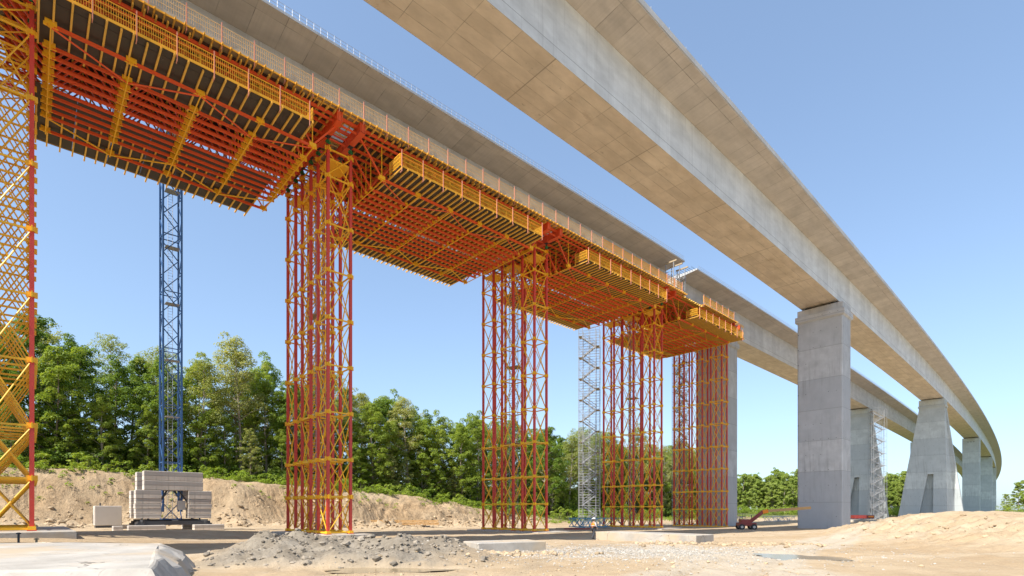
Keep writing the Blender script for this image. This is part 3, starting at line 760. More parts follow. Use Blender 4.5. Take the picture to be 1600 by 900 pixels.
def gallery(label, sa, sb):
    """continuous upper gallery along the deck edge form"""
    sm=(sa+sb)/2; L=sb-sa; p=at(sm,BC,35.62+GR*sm); t=thing('work_gallery',label,'work gallery',p,-head(sm),'upper work galleries')
    # follow the slight curve in short straight lengths: the offset is below 15 cm, the parts simply use local bends
    def q(s,d,z):
        w=at(s,BC+d,35.62+GR*s+z); l=w-p; c,s_=math.cos(head(sm)),math.sin(head(sm)); return Vector((l.x*c-l.y*s_,l.x*s_+l.y*c,l.z))
    n=int(L/.62)
    jm=MB().box((0,0,.045),2.9,.1,.04).box((0,0,-.045),2.9,.1,.04).box((0,0,0),2.86,.04,.1).mesh('joist',M['timber'])
    for i in range(n+1):
        put('joist',jm,t,q(sa+.1+(L-.2)*i/n,6.55+random.uniform(-.08,.08),-.16))
    for nm,mat,d,w,z,hh in (('gallery_plank','plank',7.0,1.5,-.07,.04),('waler','red',6.9,.16,-.40,.26),('waler','red',5.4,.16,-.40,.26),('toe_board','toe',7.72,.035,.08,.26),('edge_strip','mesh',7.80,.05,-.12,.13)):
        m=MB(); k=max(2,int(L/8))
        for i in range(k): m.bar(q(sa+L*i/k,d,z),q(sa+L*(i+1)/k,d,z),w,hh)
        m.build(nm,M[mat],t)
    k=int(L//2.35)
    for i in range(k+1):
        s=sa+i*2.35; a=head(sm)-head(s)
        put('post',POST,t,q(s,7.78,.0),a)
        if i<k: put('mesh_barrier',PM_UP if s<34 else PM_LOW,t,q(s+.03,7.68,.20),a)
    return t
gallery('long upper gallery with pale mesh rail along the grey deck edge',-34,56.6)
gallery('short upper gallery with yellow mesh rail beyond the open joint',62.6,75.6)

# steel frames standing at the deck joint
for i,(ds,lab) in enumerate(((53.4,'grey steel frame with a timber head at the deck joint, nearest the mesh rail'),(55.2,'grey steel frame with timber head, middle one at the deck joint'),(57.0,'grey steel frame with timber head at the very edge of the joint'))):
    p=at(ds,BC+6.6,35.66+GR*ds); t=thing('propping_trestle',lab,'trestle',p,-head(ds),'propping trestles at the deck joint')
    m=MB()
    for x in (-.7,.7): m.bar((x,0,0),(x,0,4.4),.1)
    for z in (1.5,3.0): m.bar((-.7,0,z),(.7,0,z),.07)
    m.bar((-.7,0,1.5),(.7,0,3.0),.06); m.bar((.7,0,1.5),(.7,1.7 if i<2 else 0.4,3.0),.05); m.bar((-.7,0,3.0),(-.7,1.7 if i<2 else .4,3.0),.05)
    m.build('upright',M['steel'],t); MB().box((.15,0,4.5),2.2,.16,.22).build('timber_head',M['plank'],t)

# ------------------------------------------------------------------ scaffold stairs and ladder shafts
def stair_tower(label, x, y, rot, zb, H, wx, wy, mat='steel', lift=2.0, name='scaffold_stair'):
    t=thing(name,label,'scaffold stair',(x,y,zb),rot,'scaffold stairs')
    r=.05
    for px in (-wx/2,-wx/2+.7,0,wx/2-.7,wx/2):
        for py in (-wy/2,wy/2): MB().tube((px,py,0),(px,py,H),r,6).build('upright',M[mat],t)
    k=0; z=.2; L=MB(); S_=MB(); Pl=MB(); Br=MB()
    while z<H-.2:
        for py in (-wy/2,wy/2):
            L.tube((-wx/2,py,z),(wx/2,py,z),.03,5)
            for dz in (.5,1.0,1.5): L.tube((-wx/2,py,z+dz),(wx/2,py,z+dz),.026,4)
        for px in (-wx/2,0,wx/2): L.tube((px,-wy/2,z),(px,wy/2,z),.03,5)
        if z+lift<H:
            sg=1 if k%2==0 else -1; yy=-wy/4 if k%2==0 else wy/4
            x0=-sg*(wx/2-.6); x1=sg*(wx/2-.6)
            for dy in (-.38,.38): S_.bar((x0,yy+dy,z),(x1,yy+dy,z+lift),.06,.2)
            for q in range(9):
                f=(q+.5)/9; S_.box((x0+(x1-x0)*f,yy,z+lift*f),.24,.76,.035)
            for dz in (.5,1.0):
                for dy in (-.38,.38): S_.tube((x0,yy+dy,z+dz),(x1,yy+dy,z+lift+dz),.026,4)
            MB().box((x1+sg*.3,0,z+lift),.62,wy-.1,.05).build('landing',M['plank'],t)
            Br.tube((-wx/2 if k%2 else 0,wy/2,z),(0 if k%2 else -wx/2,wy/2,z+lift),.025,4)
        z+=lift; k+=1
    L.build('ledger',M[mat],t); S_.build('stair_flight',M[mat],t); Br.build('brace',M[mat],t)
    return t
def px_point(px, Y): return (px-800)/831.644*Y
g=lambda x,y:hz(x,y)
Yv=101; x=px_point(921,Yv); stair_tower('tall grey zigzag scaffold stair left of the tower behind the worker',x,Yv,-.25,g(x,Yv)-.1,37.6,3.9,1.9)
Yv=177; x=px_point(1371,Yv); stair_tower('whitish scaffold stair against the side of the far flared pier',x,Yv,-.2,-3.6,36.6,4.6,2.4,'steel')
Yv=112; x=px_point(1064,Yv); stair_tower('narrow grey scaffold stair between the last tower and the pier behind it',x,Yv,-TH0,-3.5,35.6,3.0,1.9)
def ladder(label, s, d, zb, zt):
    p=at(s,BC+d,zb); t=thing('ladder_shaft',label,'ladder shaft',p,-head(s)+.2,'caged ladder shafts'); H=zt-zb; w=.42
    m=MB()
    for a in (-w,w):
        for b in (-w,w): m.tube((a,b,0),(a,b,H),.035,5)
    m.build('upright',M['steel'],t)
    m=MB(); z=.3; k=0
    while z<H:
        m.tube((-w,-w,z),(w,-w,z),.02,4); 
        if k%4==0:
            m.tube((-w,w,z),(w,w,z),.02,4); m.tube((-w,-w,z),(-w,w,z),.02,4); m.tube((w,-w,z),(w,w,z),.02,4)
            m.tube((w,-w,z),(w,w,min(H,z+1.2)),.02,4); m.tube((-w,w,z),(w,w,min(H,z+1.2)),.02,4)
        z+=.3; k+=1
    m.build('rung',M['steel'],t)
    for zz in (H*.33,H*.62): MB().box((.1,0,zz),2.0,1.6,.06).build('landing',M['plank'],t)
ladder('grey caged ladder inside the slim tower behind the grey mound',TS[1]+.0,0.0,TB[1],32.5)
ladder('grey caged ladder inside the tower left of the stair scaffold',TS[2]+.0,-.0,TB[2],32.5)
ladder('grey caged ladder inside the tower right of the stair scaffold',TS[3],0,TB[3],32.2)

# ------------------------------------------------------------------ tower crane with ballast
def crane():
    cx,cy=-37.3,58.2; zg=hz(cx,cy); rot=PI/2-TH0
    zg=-2.05
    t=thing('tower_crane','blue lattice mast of a tower crane rising behind the formwork','tower crane',(cx,cy,zg),rot)
    w=.86; H=52
    for a in (-w,w):
        for b in (-w,w): MB().box((a,b,H/2+.9),.17,.17,H-1.8).build('leg',M['blue'],t)
    m=MB(); z=1.0; k=0; hh=2.05
    while z<H-hh:
        for (ax,ay),(bx,by) in (((-w,-w),(w,-w)),((w,-w),(w,w)),((w,w),(-w,w)),((-w,w),(-w,-w))):
            f=k%2==0
            m.bar((ax,ay,z if f else z+hh),(bx,by,z+hh if f else z),.085)
            if k%3==0: m.bar((ax,ay,z),(bx,by,z),.085)
        z+=hh; k+=1
    m.build('lattice_bracing',M['blue'],t)
    m=MB(); 
    for x in (-.22,.22): m.tube((x,.35,.9),(x,.35,H),.025,4)
    z=1
    while z<H: m.tube((-.22,.35,z),(.22,.35,z),.016,4); z+=.3
    z=6
    while z<H: m.box((.1,-.1,z),1.3,1.0,.04); z+=6.15
    m.build('ladder',M['steel'],t)
    m=MB()
    for sg in (-1,1): m.bar((-3.3,sg*2.2,.62),(3.3,sg*2.2,.62),.28,.42); m.bar((sg*2.9,-2.6,.55),(sg*2.9,2.6,.55),.28,.4)
    m.bar((-3.0,-2.4,.8),(3.0,2.4,.8),.3,.4); m.bar((-3.0,2.4,.8),(3.0,-2.4,.8),.3,.4)
    for sx in (-1,1):
        for sy in (-1,1): m.box((sx*3.2,sy*2.2,.35),.5,.5,.5); 
        m.bar((sx*2.4,-1.9,1.0),(0,-.86,5.0),.14); m.bar((sx*2.4,1.9,1.0),(0,.86,5.0),.14)
    m.build('base_frame',M['darksteel'],t)
    MB().box((.75,-1.2,2.5),.75,.4,1.0).build('control_box',M['cabinet'],t)
    R=Matrix.Rotation(rot,3,'Z'); base=Vector((cx,cy,zg))
    def block(label,c,sz,grp,nm='ballast_block',cat='ballast block'):
        o=MB().box((0,0,0),*sz).build(nm,M['ballast'],None,base+R@Vector(c),rot); bevel(o,.05,2); tag(o,label,cat,grp)
    words=('lowest','second','third','fourth','topmost')
    hs=(.52,.52,.52,.52,.9)
    for sx,side in ((-1,'left'),(1,'right')):
        z=1.10
        for k,hh in enumerate(hs):
            block(f'{words[k]} concrete ballast block in the {side} stack of the crane base',(sx*2.35+random.uniform(-.03,.03),-1.6+random.uniform(-.04,.04),z+hh/2),(2.25,1.15,hh-.02),'crane ballast blocks'); 
            z+=hh
    z0=1.10+sum(hs)
    for k,nm in enumerate(('lower','upper')):
        block(f'{nm} long ballast block bridging the front of both crane stacks',(-.05,-1.62+.03*k,z0+.5+k*1.0),(5.4,1.1,.98),'long crane ballast blocks')
        block(f'{nm} long ballast block bridging the rear of the crane stacks',(-.25,1.6,z0+.5+k*1.0),(5.4,1.1,.98),'long crane ballast blocks')
    for sx,side in ((-1,'left'),(1,'right')):
        z=1.10
        for k,hh in enumerate(hs):
            if sx>0 and k<4: z+=hh; continue
            block(f'{words[k]} concrete ballast block in the rear {side} stack of the crane',(sx*2.35,1.6,z+hh/2),(2.25,1.15,hh-.02),'crane ballast blocks'); z+=hh
    for c,sz,l in (((-2.6,-2.9,.12),(3.2,1.0,.62),'left concrete foot under the crane base'),((3.0,-2.9,.12),(2.9,1.0,.62),'right concrete foot under the crane base'),((-2.6,2.4,.1),(3.2,1.0,.62),'rear left concrete foot under the crane'),((3.0,2.4,.1),(2.9,1.0,.62),'rear right concrete foot under the crane'),((-5.0,-2.7,.12),(.8,.9,.6),'small loose concrete cube left of the crane foot')):
        block(l,c,sz,'crane foot blocks','concrete_foot','concrete block')
    return base,R
crane()
# generator cabinet
t=thing('generator_cabinet','beige generator cabinet standing left of the crane ballast','generator',(px_point(168,56.5),56.5,-1.95),PI/2-TH0)
bevel(MB().box((0,0,1.30),2.3,1.7,2.05).build('body',M['cabinet'],t),.05); MB().box((0,0,.16),2.1,1.4,.26).build('skid',M['darksteel'],t)
MB().box((-1.165,-.2,1.2),.03,.8,1.5).build('door',M['cabinet'],t); MB().box((-1.175,.55,.9),.05,.3,.9).build('vent',M['darksteel'],t); MB().tube((-.6,.2,2.3),(-.6,.2,2.65),.07,8).build('exhaust',M['darksteel'],t)

# ------------------------------------------------------------------ ground clutter
def girder(label,cx,cy,z,rot,L,mat,grp):
    t=thing('lattice_girder',label,'steel girder',(cx,cy,z),rot,grp)
    m=MB()
    for y in (-.3,.3):
        for zz in (.07,.37): m.bar((-L/2,y,zz),(L/2,y,zz),.1,.1)
    m.build('chord',M['boom'],t); m=MB()
    k=int(L/.55)
    for i in range(k):
        a=-L/2+i*L/k; b=a+L/k
        for y in (-.3,.3): m.bar((a,y,.07 if i%2 else .37),(b,y,.37 if i%2 else .07),.07)
        m.bar((a,-.3,.4),(b,.3,.4),.06); m.box((a,.3,.22),.06,.06,.3); m.box((a,-.3,.22),.08,.08,.3)
    m.build('lattice',M['boom'],t)
gY=98
for k,(dx,dz,L,l) in enumerate(((-3.6,0,7.5,'bottom yellow lattice girder at the left of the laid-down stack'),(4.2,0,6.8,'bottom yellow lattice girder at the right of the laid-down stack'),(-2.9,.44,6.6,'upper yellow lattice girder at the left of the laid-down stack'),(4.0,.44,6.9,'upper yellow lattice girder at the right of the laid-down stack'))):
    x=px_point(622,gY)+dx; girder(l,x,gY,hz(x,gY)+.12+dz,-.03,L,'yellow','yellow girders laid on the ground')
def steel_truss(label,cx,cy,z,rot,L,mat,grp,hh=1.4):
    t=MB()
    for y in (-.6,.6):
        for zz in (.05,hh): t.bar((-L/2,y,zz),(L/2,y,zz),.12)
        k=int(L/1.3)
        for i in range(k):
            a=-L/2+i*L/k; t.bar((a,y,.05 if i%2 else hh),(a+L/k,y,hh if i%2 else .05),.09)
    k=int(L/1.3)
    for i in range(k+1): t.bar((-L/2+i*L/k,-.6,.05),(-L/2+i*L/k,.6,hh),.08)
    tag(t.build('steel_truss',M[mat],None,(cx,cy,z),rot),label,'steel truss',grp)
for px,Y,rot,L,l,mt in ((1212,150,.12,7,'grey steel truss lying beyond the boom lift, left of the straight pier','steel'),(1225,158,-.1,6,'grey steel truss lying behind the boom arm, farthest one','steel'),(1152,140,.5,5,'grey steel truss half hidden behind the last tower\'s pier','steel')):
    x=px_point(px,Y); steel_truss(l,x,Y,hz(x,Y),rot,L,mt,'steel trusses lying on the site')
for px,Y,rot,L,l in ((906,88,-1.1,4.6,'blue steel frame leaning up left of the worker'),(920,90,.05,5.6,'blue steel frame lying behind the worker'),(953,93,.03,5.0,'blue steel frame lying under the tower right of the stair scaffold')):
    x=px_point(px,Y); steel_truss(l,x,Y,hz(x,Y)+.3,rot,L,'cyan','blue steel frames by the stair',1.5)
# rubble planks
for i,(px,Y,rot,l) in enumerate(((897,84,.1,'reddish timber plank on the ground left of the worker'),(912,82,-.2,'reddish timber plank nearest the worker\'s legs'),(884,86,.05,'reddish timber plank farthest left beside the raised footing'))):
    x=px_point(px,Y); o=MB().box((0,0,.12),3.2,.5,.24).build('timber_plank',M['machred'] if i<2 else M['plank'],None,(x,Y,hz(x,Y)),rot); tag(o,l,'plank','loose planks by the stair')
# debris heap of scrap wood far behind
dm=MB()
for i in range(60):
    a=random.uniform(0,PI); c=Vector((random.uniform(-5,5),random.uniform(-2,2),random.uniform(.1,1.3))); v=Vector((math.cos(a),math.sin(a)*.5,random.uniform(-.3,.3)))*random.uniform(.6,1.6)
    dm.bar(c-v,c+v,.12)
x=px_point(1150,150); tag(dm.build('scrap_heap',M['plank'],None,(x,150,hz(x,150)),.2),'heap of grey scrap timber beyond the last tower','scrap heap',None,'stuff')

# boom lift
bx,by=px_point(1166,84),84; bz=hz(bx,by)
t=thing('boom_lift','red boom lift with a raised elbow and long ochre boom, left of the straight pier','boom lift',(bx,by,bz),-.15)
m=MB().box((0,0,.85),2.6,1.9,.5).box((-.2,0,1.35),1.5,1.6,.6); bevel(m.build('chassis',M['machred'],t),.05)
for sx in (-.9,.9):
    for sy in (-.95,.95):
        w=MB().tube((sx,sy-.16,.45),(sx,sy+.16,.45),.45,16).build('wheel',M['rubber'],t); MB().tube((sx,sy-.17,.45),(sx,sy+.17,.45),.2,10).build('rim',M['cabinet'],w)
MB().bar((.5,0,1.2),(2.6,0,2.9),.42,.5).build('lower_arm',M['machred'],t)
MB().bar((2.4,0,2.75),(3.2,0,2.95),.5,.55).build('elbow',M['orange'],t)
MB().bar((3.1,0,2.95),(9.6,.4,3.45),.34,.42).build('boom',M['boom'],t)
m=MB()
for a in (-1.1,-.35):
    for b in (-.6,.6): m.bar((a,b,1.65),(a,b,2.6),.06)
for zz in (2.1,2.6):
    m.bar((-1.1,-.6,zz),(-.35,-.6,zz),.05); m.bar((-1.1,.6,zz),(-.35,.6,zz),.05); m.bar((-1.1,-.6,zz),(-1.1,.6,zz),.05)
m.build('basket',M['darksteel'],t); MB().tube((.9,.4,1.6),(.9,.4,2.3),.06,6).build('exhaust',M['darksteel'],t)
# red flat skip at the foot of far pier
x=px_point(1346,150); t=thing('flat_skip','long orange-red flat skip between the straight pier and far scaffold stair','skip',(x,150,-2.55),-.05)
m=MB().box((0,0,.08),5.6,2.2,.12)
for sg in (-1,1): m.box((0,sg*1.1,.5),5.6,.08,.9); m.box((sg*2.8,0,.5),.08,2.12,.9)
for k in range(7): m.box((-2.6+k*.87,-1.17,.5),.1,.08,.86)
m.build('tray',M['machred'],t); MB().box((1.9,-1.215,.55),1.4,.012,.35).build('side_panel',M['orange'],t)
x=px_point(1358,140); slab('footing_slab','round-edged concrete footing below the orange-red skip',x,141,11,7,-2.75,1.3,hd)
# small excavator silhouette far at the last piers
x=px_point(1566,210); t=thing('parked_truck','tiny dark truck parked at the foot of the farthest piers','truck',(x,210,hz(x,210)+.3),.1)
bevel(MB().box((-1.0,0,1.3),3.6,2.2,1.3).build('tray',M['darksteel'],t),.05); bevel(MB().box((1.6,0,1.5),1.5,2.1,1.9).build('cab',M['toe'],t),.1)
for sx in (-2,0,1.7):
    for sy in (-1,1): MB().tube((sx,sy-.15,.5),(sx,sy+.15,.5),.5,12).build('wheel',M['rubber'],t)
# survey stakes
for px,Y,hh,l in ((29,27.0,1.0,'dark steel stake in the ground under the nearest tower corner'),(57,26.0,.8,'rusty steel stake beside the nearest tower, behind the pale slab')):
    x=px_point(px,Y); tag(MB().tube((0,0,-.3),(0,0,hh),.05,6).box((0,0,hh-.05),.14,.14,.06).build('survey_stake',M['darksteel'] if px<40 else M['plank'],None,(x,Y,hz(x,Y))),l,'stake','steel stakes by the slab')

# ------------------------------------------------------------------ loose stones and clods (countless)
def stones(name,label,spots,mat,seed):
    rr=np.random.RandomState(seed); V=[];F=[]
    q=(1+5**.5)/2; base=np.array([[-1,q,0],[1,q,0],[-1,-q,0],[1,-q,0],[0,-1,q],[0,1,q],[0,-1,-q],[0,1,-q],[q,0,-1],[q,0,1],[-q,0,-1],[-q,0,1]],float)/1.902
    fc=[(0,11,5),(0,5,1),(0,1,7),(0,7,10),(0,10,11),(1,5,9),(5,11,4),(11,10,2),(10,7,6),(7,1,8),(3,9,4),(3,4,2),(3,2,6),(3,6,8),(3,8,9),(4,9,5),(2,4,11),(6,2,10),(8,6,7),(9,8,1)]
    pts=np.array([(p[0],p[1]) for p in spots]); zz=h(pts[:,0],pts[:,1])
    for (x,y,r),z in zip(spots,zz):
        b=base*r*rr.uniform(.65,1.2,(12,3))*np.array([1.15,1.0,.75]); a=rr.uniform(0,6.3); ca,sa=math.cos(a),math.sin(a)
        R=np.array([[ca,-sa,0],[sa,ca,0],[0,0,1]]); o=len(V); b=b@R.T+np.array([x,y,z+r*.2])
        V+=[tuple(q) for q in b]; F+=[tuple(i+o for i in f) for f in fc]
    me=D.meshes.new(name); me.from_pydata(V,[],F); me.materials.append(mat); me.update()
    o=put(name,me); o['kind']='stuff'; o['label']=label
def soil_mat(name,c):
    m=N(name); g_=m.n('ShaderNodeNewGeometry').outputs['Random Per Island']
    m.color(m.mix(g_,tuple(x*.7 for x in c),tuple(min(1,x*1.25) for x in c))); m.b.inputs['Roughness'].default_value=.95
    m.bump(m.noise(m.coord(),9,4),.6,.05); return m.mat
rs=np.random.RandomState(5)
sp=[]
for _ in range(2600):
    X=rs.uniform(-13,0); Y=rs.uniform(17.5,27)
    if rs.rand()<float(grey_mask(np.array([X]),np.array([Y]))[0])*.9: sp.append((X,Y,min(.17,.02+rs.exponential(.032))))
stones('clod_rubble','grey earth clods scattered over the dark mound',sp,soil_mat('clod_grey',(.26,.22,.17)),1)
sp=[]
for _ in range(5200):
    X=rs.uniform(8,55); Y=rs.uniform(17,60); rr_=float(right_rise(np.array([X]),np.array([Y]))[0])
    pz=math.exp(-((rr_-1.0)/.6)**2) if rr_>.05 else .05
    if rs.rand()<pz*.75: sp.append((X,Y,min(.2,.02+rs.exponential(.04))))
for _ in range(500): sp.append((rs.normal(-.4,1.7),rs.normal(25.3,.5),min(.16,.03+rs.exponential(.045))))
for _ in range(500): sp.append((rs.uniform(8,20),rs.normal(35.5,1.2),min(.2,.04+rs.exponential(.05))))
for _ in range(500): sp.append((rs.uniform(-6,10),rs.uniform(13,22),.015+rs.exponential(.018)))
for _ in range(3200):
    s_=rs.uniform(-45,60); d_=rs.normal(-57.5,2.6); x,y=from_sd(s_,d_); sp.append((x,y,min(.42,.05+rs.exponential(.10))))
stones('dirt_rubble','sandy clods along the mounds and the foot of the bank',sp,soil_mat('clod_sand',(.40,.30,.19)),2)
sp=[]
for _ in range(7000): sp.append((rs.normal(5.5,4.8),rs.normal(26.5,3.2),.012+abs(rs.normal(0,.020))))
stones('gravel','pale gravel spread over the track in front of the worker',sp,soil_mat('gravel_pale',(.40,.37,.325)),3)

# ------------------------------------------------------------------ person
def skinned(name,pts,edges,rad,mat,parent,sub=1):
    me=D.meshes.new(name); me.from_pydata(pts,edges,[]); o=put(name,me,parent)
    md=o.modifiers.new('skin','SKIN'); md.use_smooth_shade=True
    for i,r in enumerate(rad): me.skin_vertices[0].data[i].radius=(r,r) if not isinstance(r,tuple) else r
    me.skin_vertices[0].data[0].use_root=True
    s_=o.modifiers.new('sub','SUBSURF'); s_.levels=sub; s_.render_levels=sub
    me.materials.append(mat); return o
px_,py_=px_point(927,44.6),44.6
pz_=hz(px_,py_)
pz_=-2.49
def person():
    # body: one skinned figure, walking to the right and away
    J={'pel':(0,0,.96),'bel':(0,.01,1.08),'che':(0.02,.0,1.30),'nb':(.03,0,1.47),'hd0':(.05,0,1.56),'hd':(.06,0,1.66),'top':(.05,0,1.74),
       'hl':(0,.10,.92),'kl':(.13,.11,.50),'al':(.10,.12,.09),'tl':(.26,.13,.04),
       'hr':(0,-.10,.92),'kr':(-.02,-.11,.50),'ar':(-.24,-.12,.12),'tr':(-.12,-.13,.04),
       'sl':(.02,.19,1.42),'el':(-.08,.25,1.15),'wl':(.02,.27,.92),'sr':(.02,-.19,1.42),'er':(.05,-.26,1.15),'wr':(.20,-.26,.97)}
    K=list(J); ix={k:i for i,k in enumerate(K)}; E=[('pel','bel'),('bel','che'),('che','nb'),('nb','hd0'),('hd0','hd'),('hd','top'),('pel','hl'),('hl','kl'),('kl','al'),('al','tl'),('pel','hr'),('hr','kr'),('kr','ar'),('ar','tr'),('che','sl'),('sl','el'),('el','wl'),('che','sr'),('sr','er'),('er','wr')]
    Rr={'pel':.14,'bel':.13,'che':.15,'nb':.06,'hd0':.075,'hd':.098,'top':.07,'hl':.10,'kl':.065,'al':.045,'tl':.04,'hr':.10,'kr':.065,'ar':.045,'tr':.04,'sl':.065,'el':.046,'wl':.032,'sr':.065,'er':.046,'wr':.032}
    pts=[Vector(J[k]) for k in K]; rad=[Rr[k] for k in K]; edges=[(ix[a],ix[b]) for a,b in E]
    for w,dr in (('wl',Vector((.02,.0,-1))),('wr',Vector((.35,.0,-.93)))):
        b=pts[ix[w]]; palm=len(pts); pts.append(b+dr*.07); rad.append(.034); edges.append((ix[w],palm))
        for q,(off,ln) in enumerate(((-.030,.075),(-.010,.085),(.010,.08),(.030,.062))):
            i=len(pts); pts.append(b+dr*.11+Vector((off,.004,0))); rad.append(.009); edges.append((palm,i))
            pts.append(b+dr*(.11+ln*.6)+Vector((off+.012,.004,0))); rad.append(.008); edges.append((i,i+1))
        i=len(pts); pts.append(b+dr*.06+Vector((.05,0,0))); rad.append(.010); edges.append((palm,i))
    sc=1.0
    body=skinned('person',[tuple(p) for p in pts],edges,rad,M['skin'],None,1)
    body.location=(px_,py_,pz_); body.rotation_euler=(0,0,math.radians(35))
    tag(body,'construction worker in an orange vest and white helmet walking past the concrete block','person')
    def sub(name,keys,scale,mat,E_): 
        kk=list(keys); return skinned(name,[J[k] for k in kk],[(kk.index(a),kk.index(b)) for a,b in E_],[Rr[k]*scale+.008 for k in kk],mat,body,1)
    sub('trousers',('pel','hl','kl','al','hr','kr','ar'),1.10,M['cloth'],[('pel','hl'),('hl','kl'),('kl','al'),('pel','hr'),('hr','kr'),('kr','ar')])
    v=skinned('vest',[(0,0,.90),(0.0,.005,1.08),(.02,0,1.30),(.025,0,1.44),(.02,.155,1.41),(.02,-.155,1.41)],[(0,1),(1,2),(2,3),(2,4),(2,5)],[(.175,.19),(.165,.18),(.175,.2),.10,.088,.088],M['orange'],body,1)
    for sg,a,b,c in ((1,'sl','el','wl'),(-1,'sr','er','wr')):
        skinned('sleeve',[J[a],J[b],tuple(Vector(J[b]).lerp(Vector(J[c]),.8))],[(0,1),(1,2)],[.072,.056,.045],M['sleeve'],body,1)
    for a,b in (('al','tl'),('ar','tr')): skinned('boot',[tuple(Vector(J[a])+Vector((0,0,.06))),tuple(Vector(J[a])+Vector((0,0,-.03))),J[b]],[(0,1),(1,2)],[.06,.062,.05],M['rubber'],body,1)
    m=MB(); n=14
    rings=[(0,.155),(.03,.15),(.07,.135),(.11,.09),(.13,.02)]
    vs=[];fs=[]
    for z,r in rings:
        for i in range(n): vs.append((.055+r*math.cos(2*PI*i/n)*1.1,r*math.sin(2*PI*i/n),1.70+z))
    for k in range(len(rings)-1):
        for i in range(n): fs.append((k*n+i,k*n+(i+1)%n,(k+1)*n+(i+1)%n,(k+1)*n+i))
    m.add(vs,fs); m.box((.21,0,1.705),.12,.2,.015); m.build('helmet',M['whitepl'],body,smooth=True)
    f=MB(); f.box((.158,0,1.635),.035,.025,.045); f.build('nose',M['skin'],body)
    f=MB(); f.box((.148,.035,1.665),.012,.022,.012); f.box((.148,-.035,1.665),.012,.022,.012); f.box((.148,0,1.595),.012,.045,.008); f.build('eyes_and_mouth',M['hair'],body)
    MB().box((-.02,0,1.62),.10,.17,.12).build('hair',M['hair'],body)
    MB().box((.0,0,1.13),.372,.392,.05).build('reflective_band',M['whitepl'],body)
person()

# ------------------------------------------------------------------ trees
def leaf_cloud(centers, radii, per, size, rs, up=.55):
    cs=[];ns=[]
    for c,r in zip(centers,radii):
        k=max(8,int(per*r*r)); v=rs.normal(size=(k,3)); v/=np.linalg.norm(v,axis=1)[:,None]
        v[:,2]=np.where(v[:,2]<-.35,-v[:,2],v[:,2])
        rad=r*rs.uniform(.45,1.08,(k,1))**.6
        cs.append(np.array(c)+v*rad*np.array([1,1,.88])); ns.append(v)
    c=np.concatenate(cs); n=np.concatenate(ns)*.7+np.array([0,0,up])+rs.normal(size=c.shape)*.38; n/=np.linalg.norm(n,axis=1)[:,None]
    t=np.cross(n,rs.normal(size=c.shape)); t/=np.linalg.norm(t,axis=1)[:,None]; b=np.cross(n,t)
    s=(size*rs.uniform(.6,1.35,(len(c),1)))
    q=np.stack([c+t*s,c+b*s*.62+n*s*.12,c-t*s,c-b*s*.62+n*s*.12],1).reshape(-1,3)
    return q
def leaves_mesh(name,q,mat):
    k=len(q)//4; me=D.meshes.new(name); me.vertices.add(len(q)); me.vertices.foreach_set('co',q.ravel().astype(np.float32))
    me.loops.add(k*4); me.loops.foreach_set('vertex_index',np.arange(k*4,dtype=np.int32))
    me.polygons.add(k); me.polygons.foreach_set('loop_start',np.arange(0,k*4,4,dtype=np.int32)); me.polygons.foreach_set('loop_total',np.full(k,4,dtype=np.int32))
    me.update(calc_edges=True); me.materials.append(mat); return me
def tree_meshes(seed,H,cb,cr,mat,bark,per=150,size=.165,nl=30,skirt=0,fill=26):
    rs=np.random.RandomState(seed); r=random.Random(seed); m=MB()
    lean=np.array([r.uniform(-.06,.06),r.uniform(-.06,.06)])
    def trunk(z): return np.array([lean[0]*z+.25*math.sin(z*.21+seed),lean[1]*z+.25*math.cos(z*.17+seed)-.25*math.cos(seed),z])
    zs=np.linspace(-.8,H*.93,10); R0=H*.0125
    for a,b in zip(zs[:-1],zs[1:]): m.tube(trunk(a),trunk(b),R0*(1-.92*max(0,a)/H),7,R0*(1-.92*max(0,b)/H))
    cen=[];rad=[]
    for i in range(nl):
        f=(i+.5)/nl; z=H*(cb+(1-cb)*f*.97); prof=math.sin(PI*min(1,(.16+.84*f)**.8))**.7*(1-.25*f)
        L=cr*prof*r.uniform(.62,1.15)+.5; az=i*2.399+r.uniform(-.5,.5); zst=max(H*cb*.75,z-L*r.uniform(.35,.75))
        p=trunk(min(zst,H*.9)); q=np.array([p[0]+L*math.cos(az),p[1]+L*math.sin(az),z])
        mid=(p+q)/2+np.array([0,0,L*.08]); rb=R0*.34*(1-.5*f)
        m.tube(p,mid,rb,5,rb*.7); m.tube(mid,q,rb*.7,5,rb*.25)
        cr_=r.uniform(.75,1.35)*(H/22)
        cen.append(q); rad.append(cr_)
        for _ in range(r.randint(2,4)):
            t_=r.uniform(.45,1.05); o=np.array([r.gauss(0,1),r.gauss(0,1),r.gauss(0,.7)])*cr_*1.15
            cen.append(p+(q-p)*t_+o); rad.append(cr_*r.uniform(.55,.95))
    for _ in range(fill):
        f=r.uniform(.05,1); z=H*(cb+(1-cb)*f); L=(cr*math.sin(PI*min(1,(.16+.84*f)**.8))**.7*(1-.25*f)+.4)*r.uniform(.5,1.05); az=r.uniform(0,6.28); c0=trunk(min(z,H*.95))
        cen.append(np.array([c0[0]+L*math.cos(az),c0[1]+L*math.sin(az),z+r.uniform(-.6,.6)])); rad.append(r.uniform(.5,1.0)*H/22)
    cen.append(trunk(H*.97)); rad.append(1.0*H/22)
    for _ in range(skirt):
        a=r.uniform(0,6.28); cen.append(np.array([math.cos(a)*cr*.6,math.sin(a)*cr*.6,r.uniform(.08,cb)*H])); rad.append(r.uniform(.7,1.3))
    return m.mesh('trunk',bark), leaves_mesh('crown',leaf_cloud(cen,rad,per,size,rs),mat)
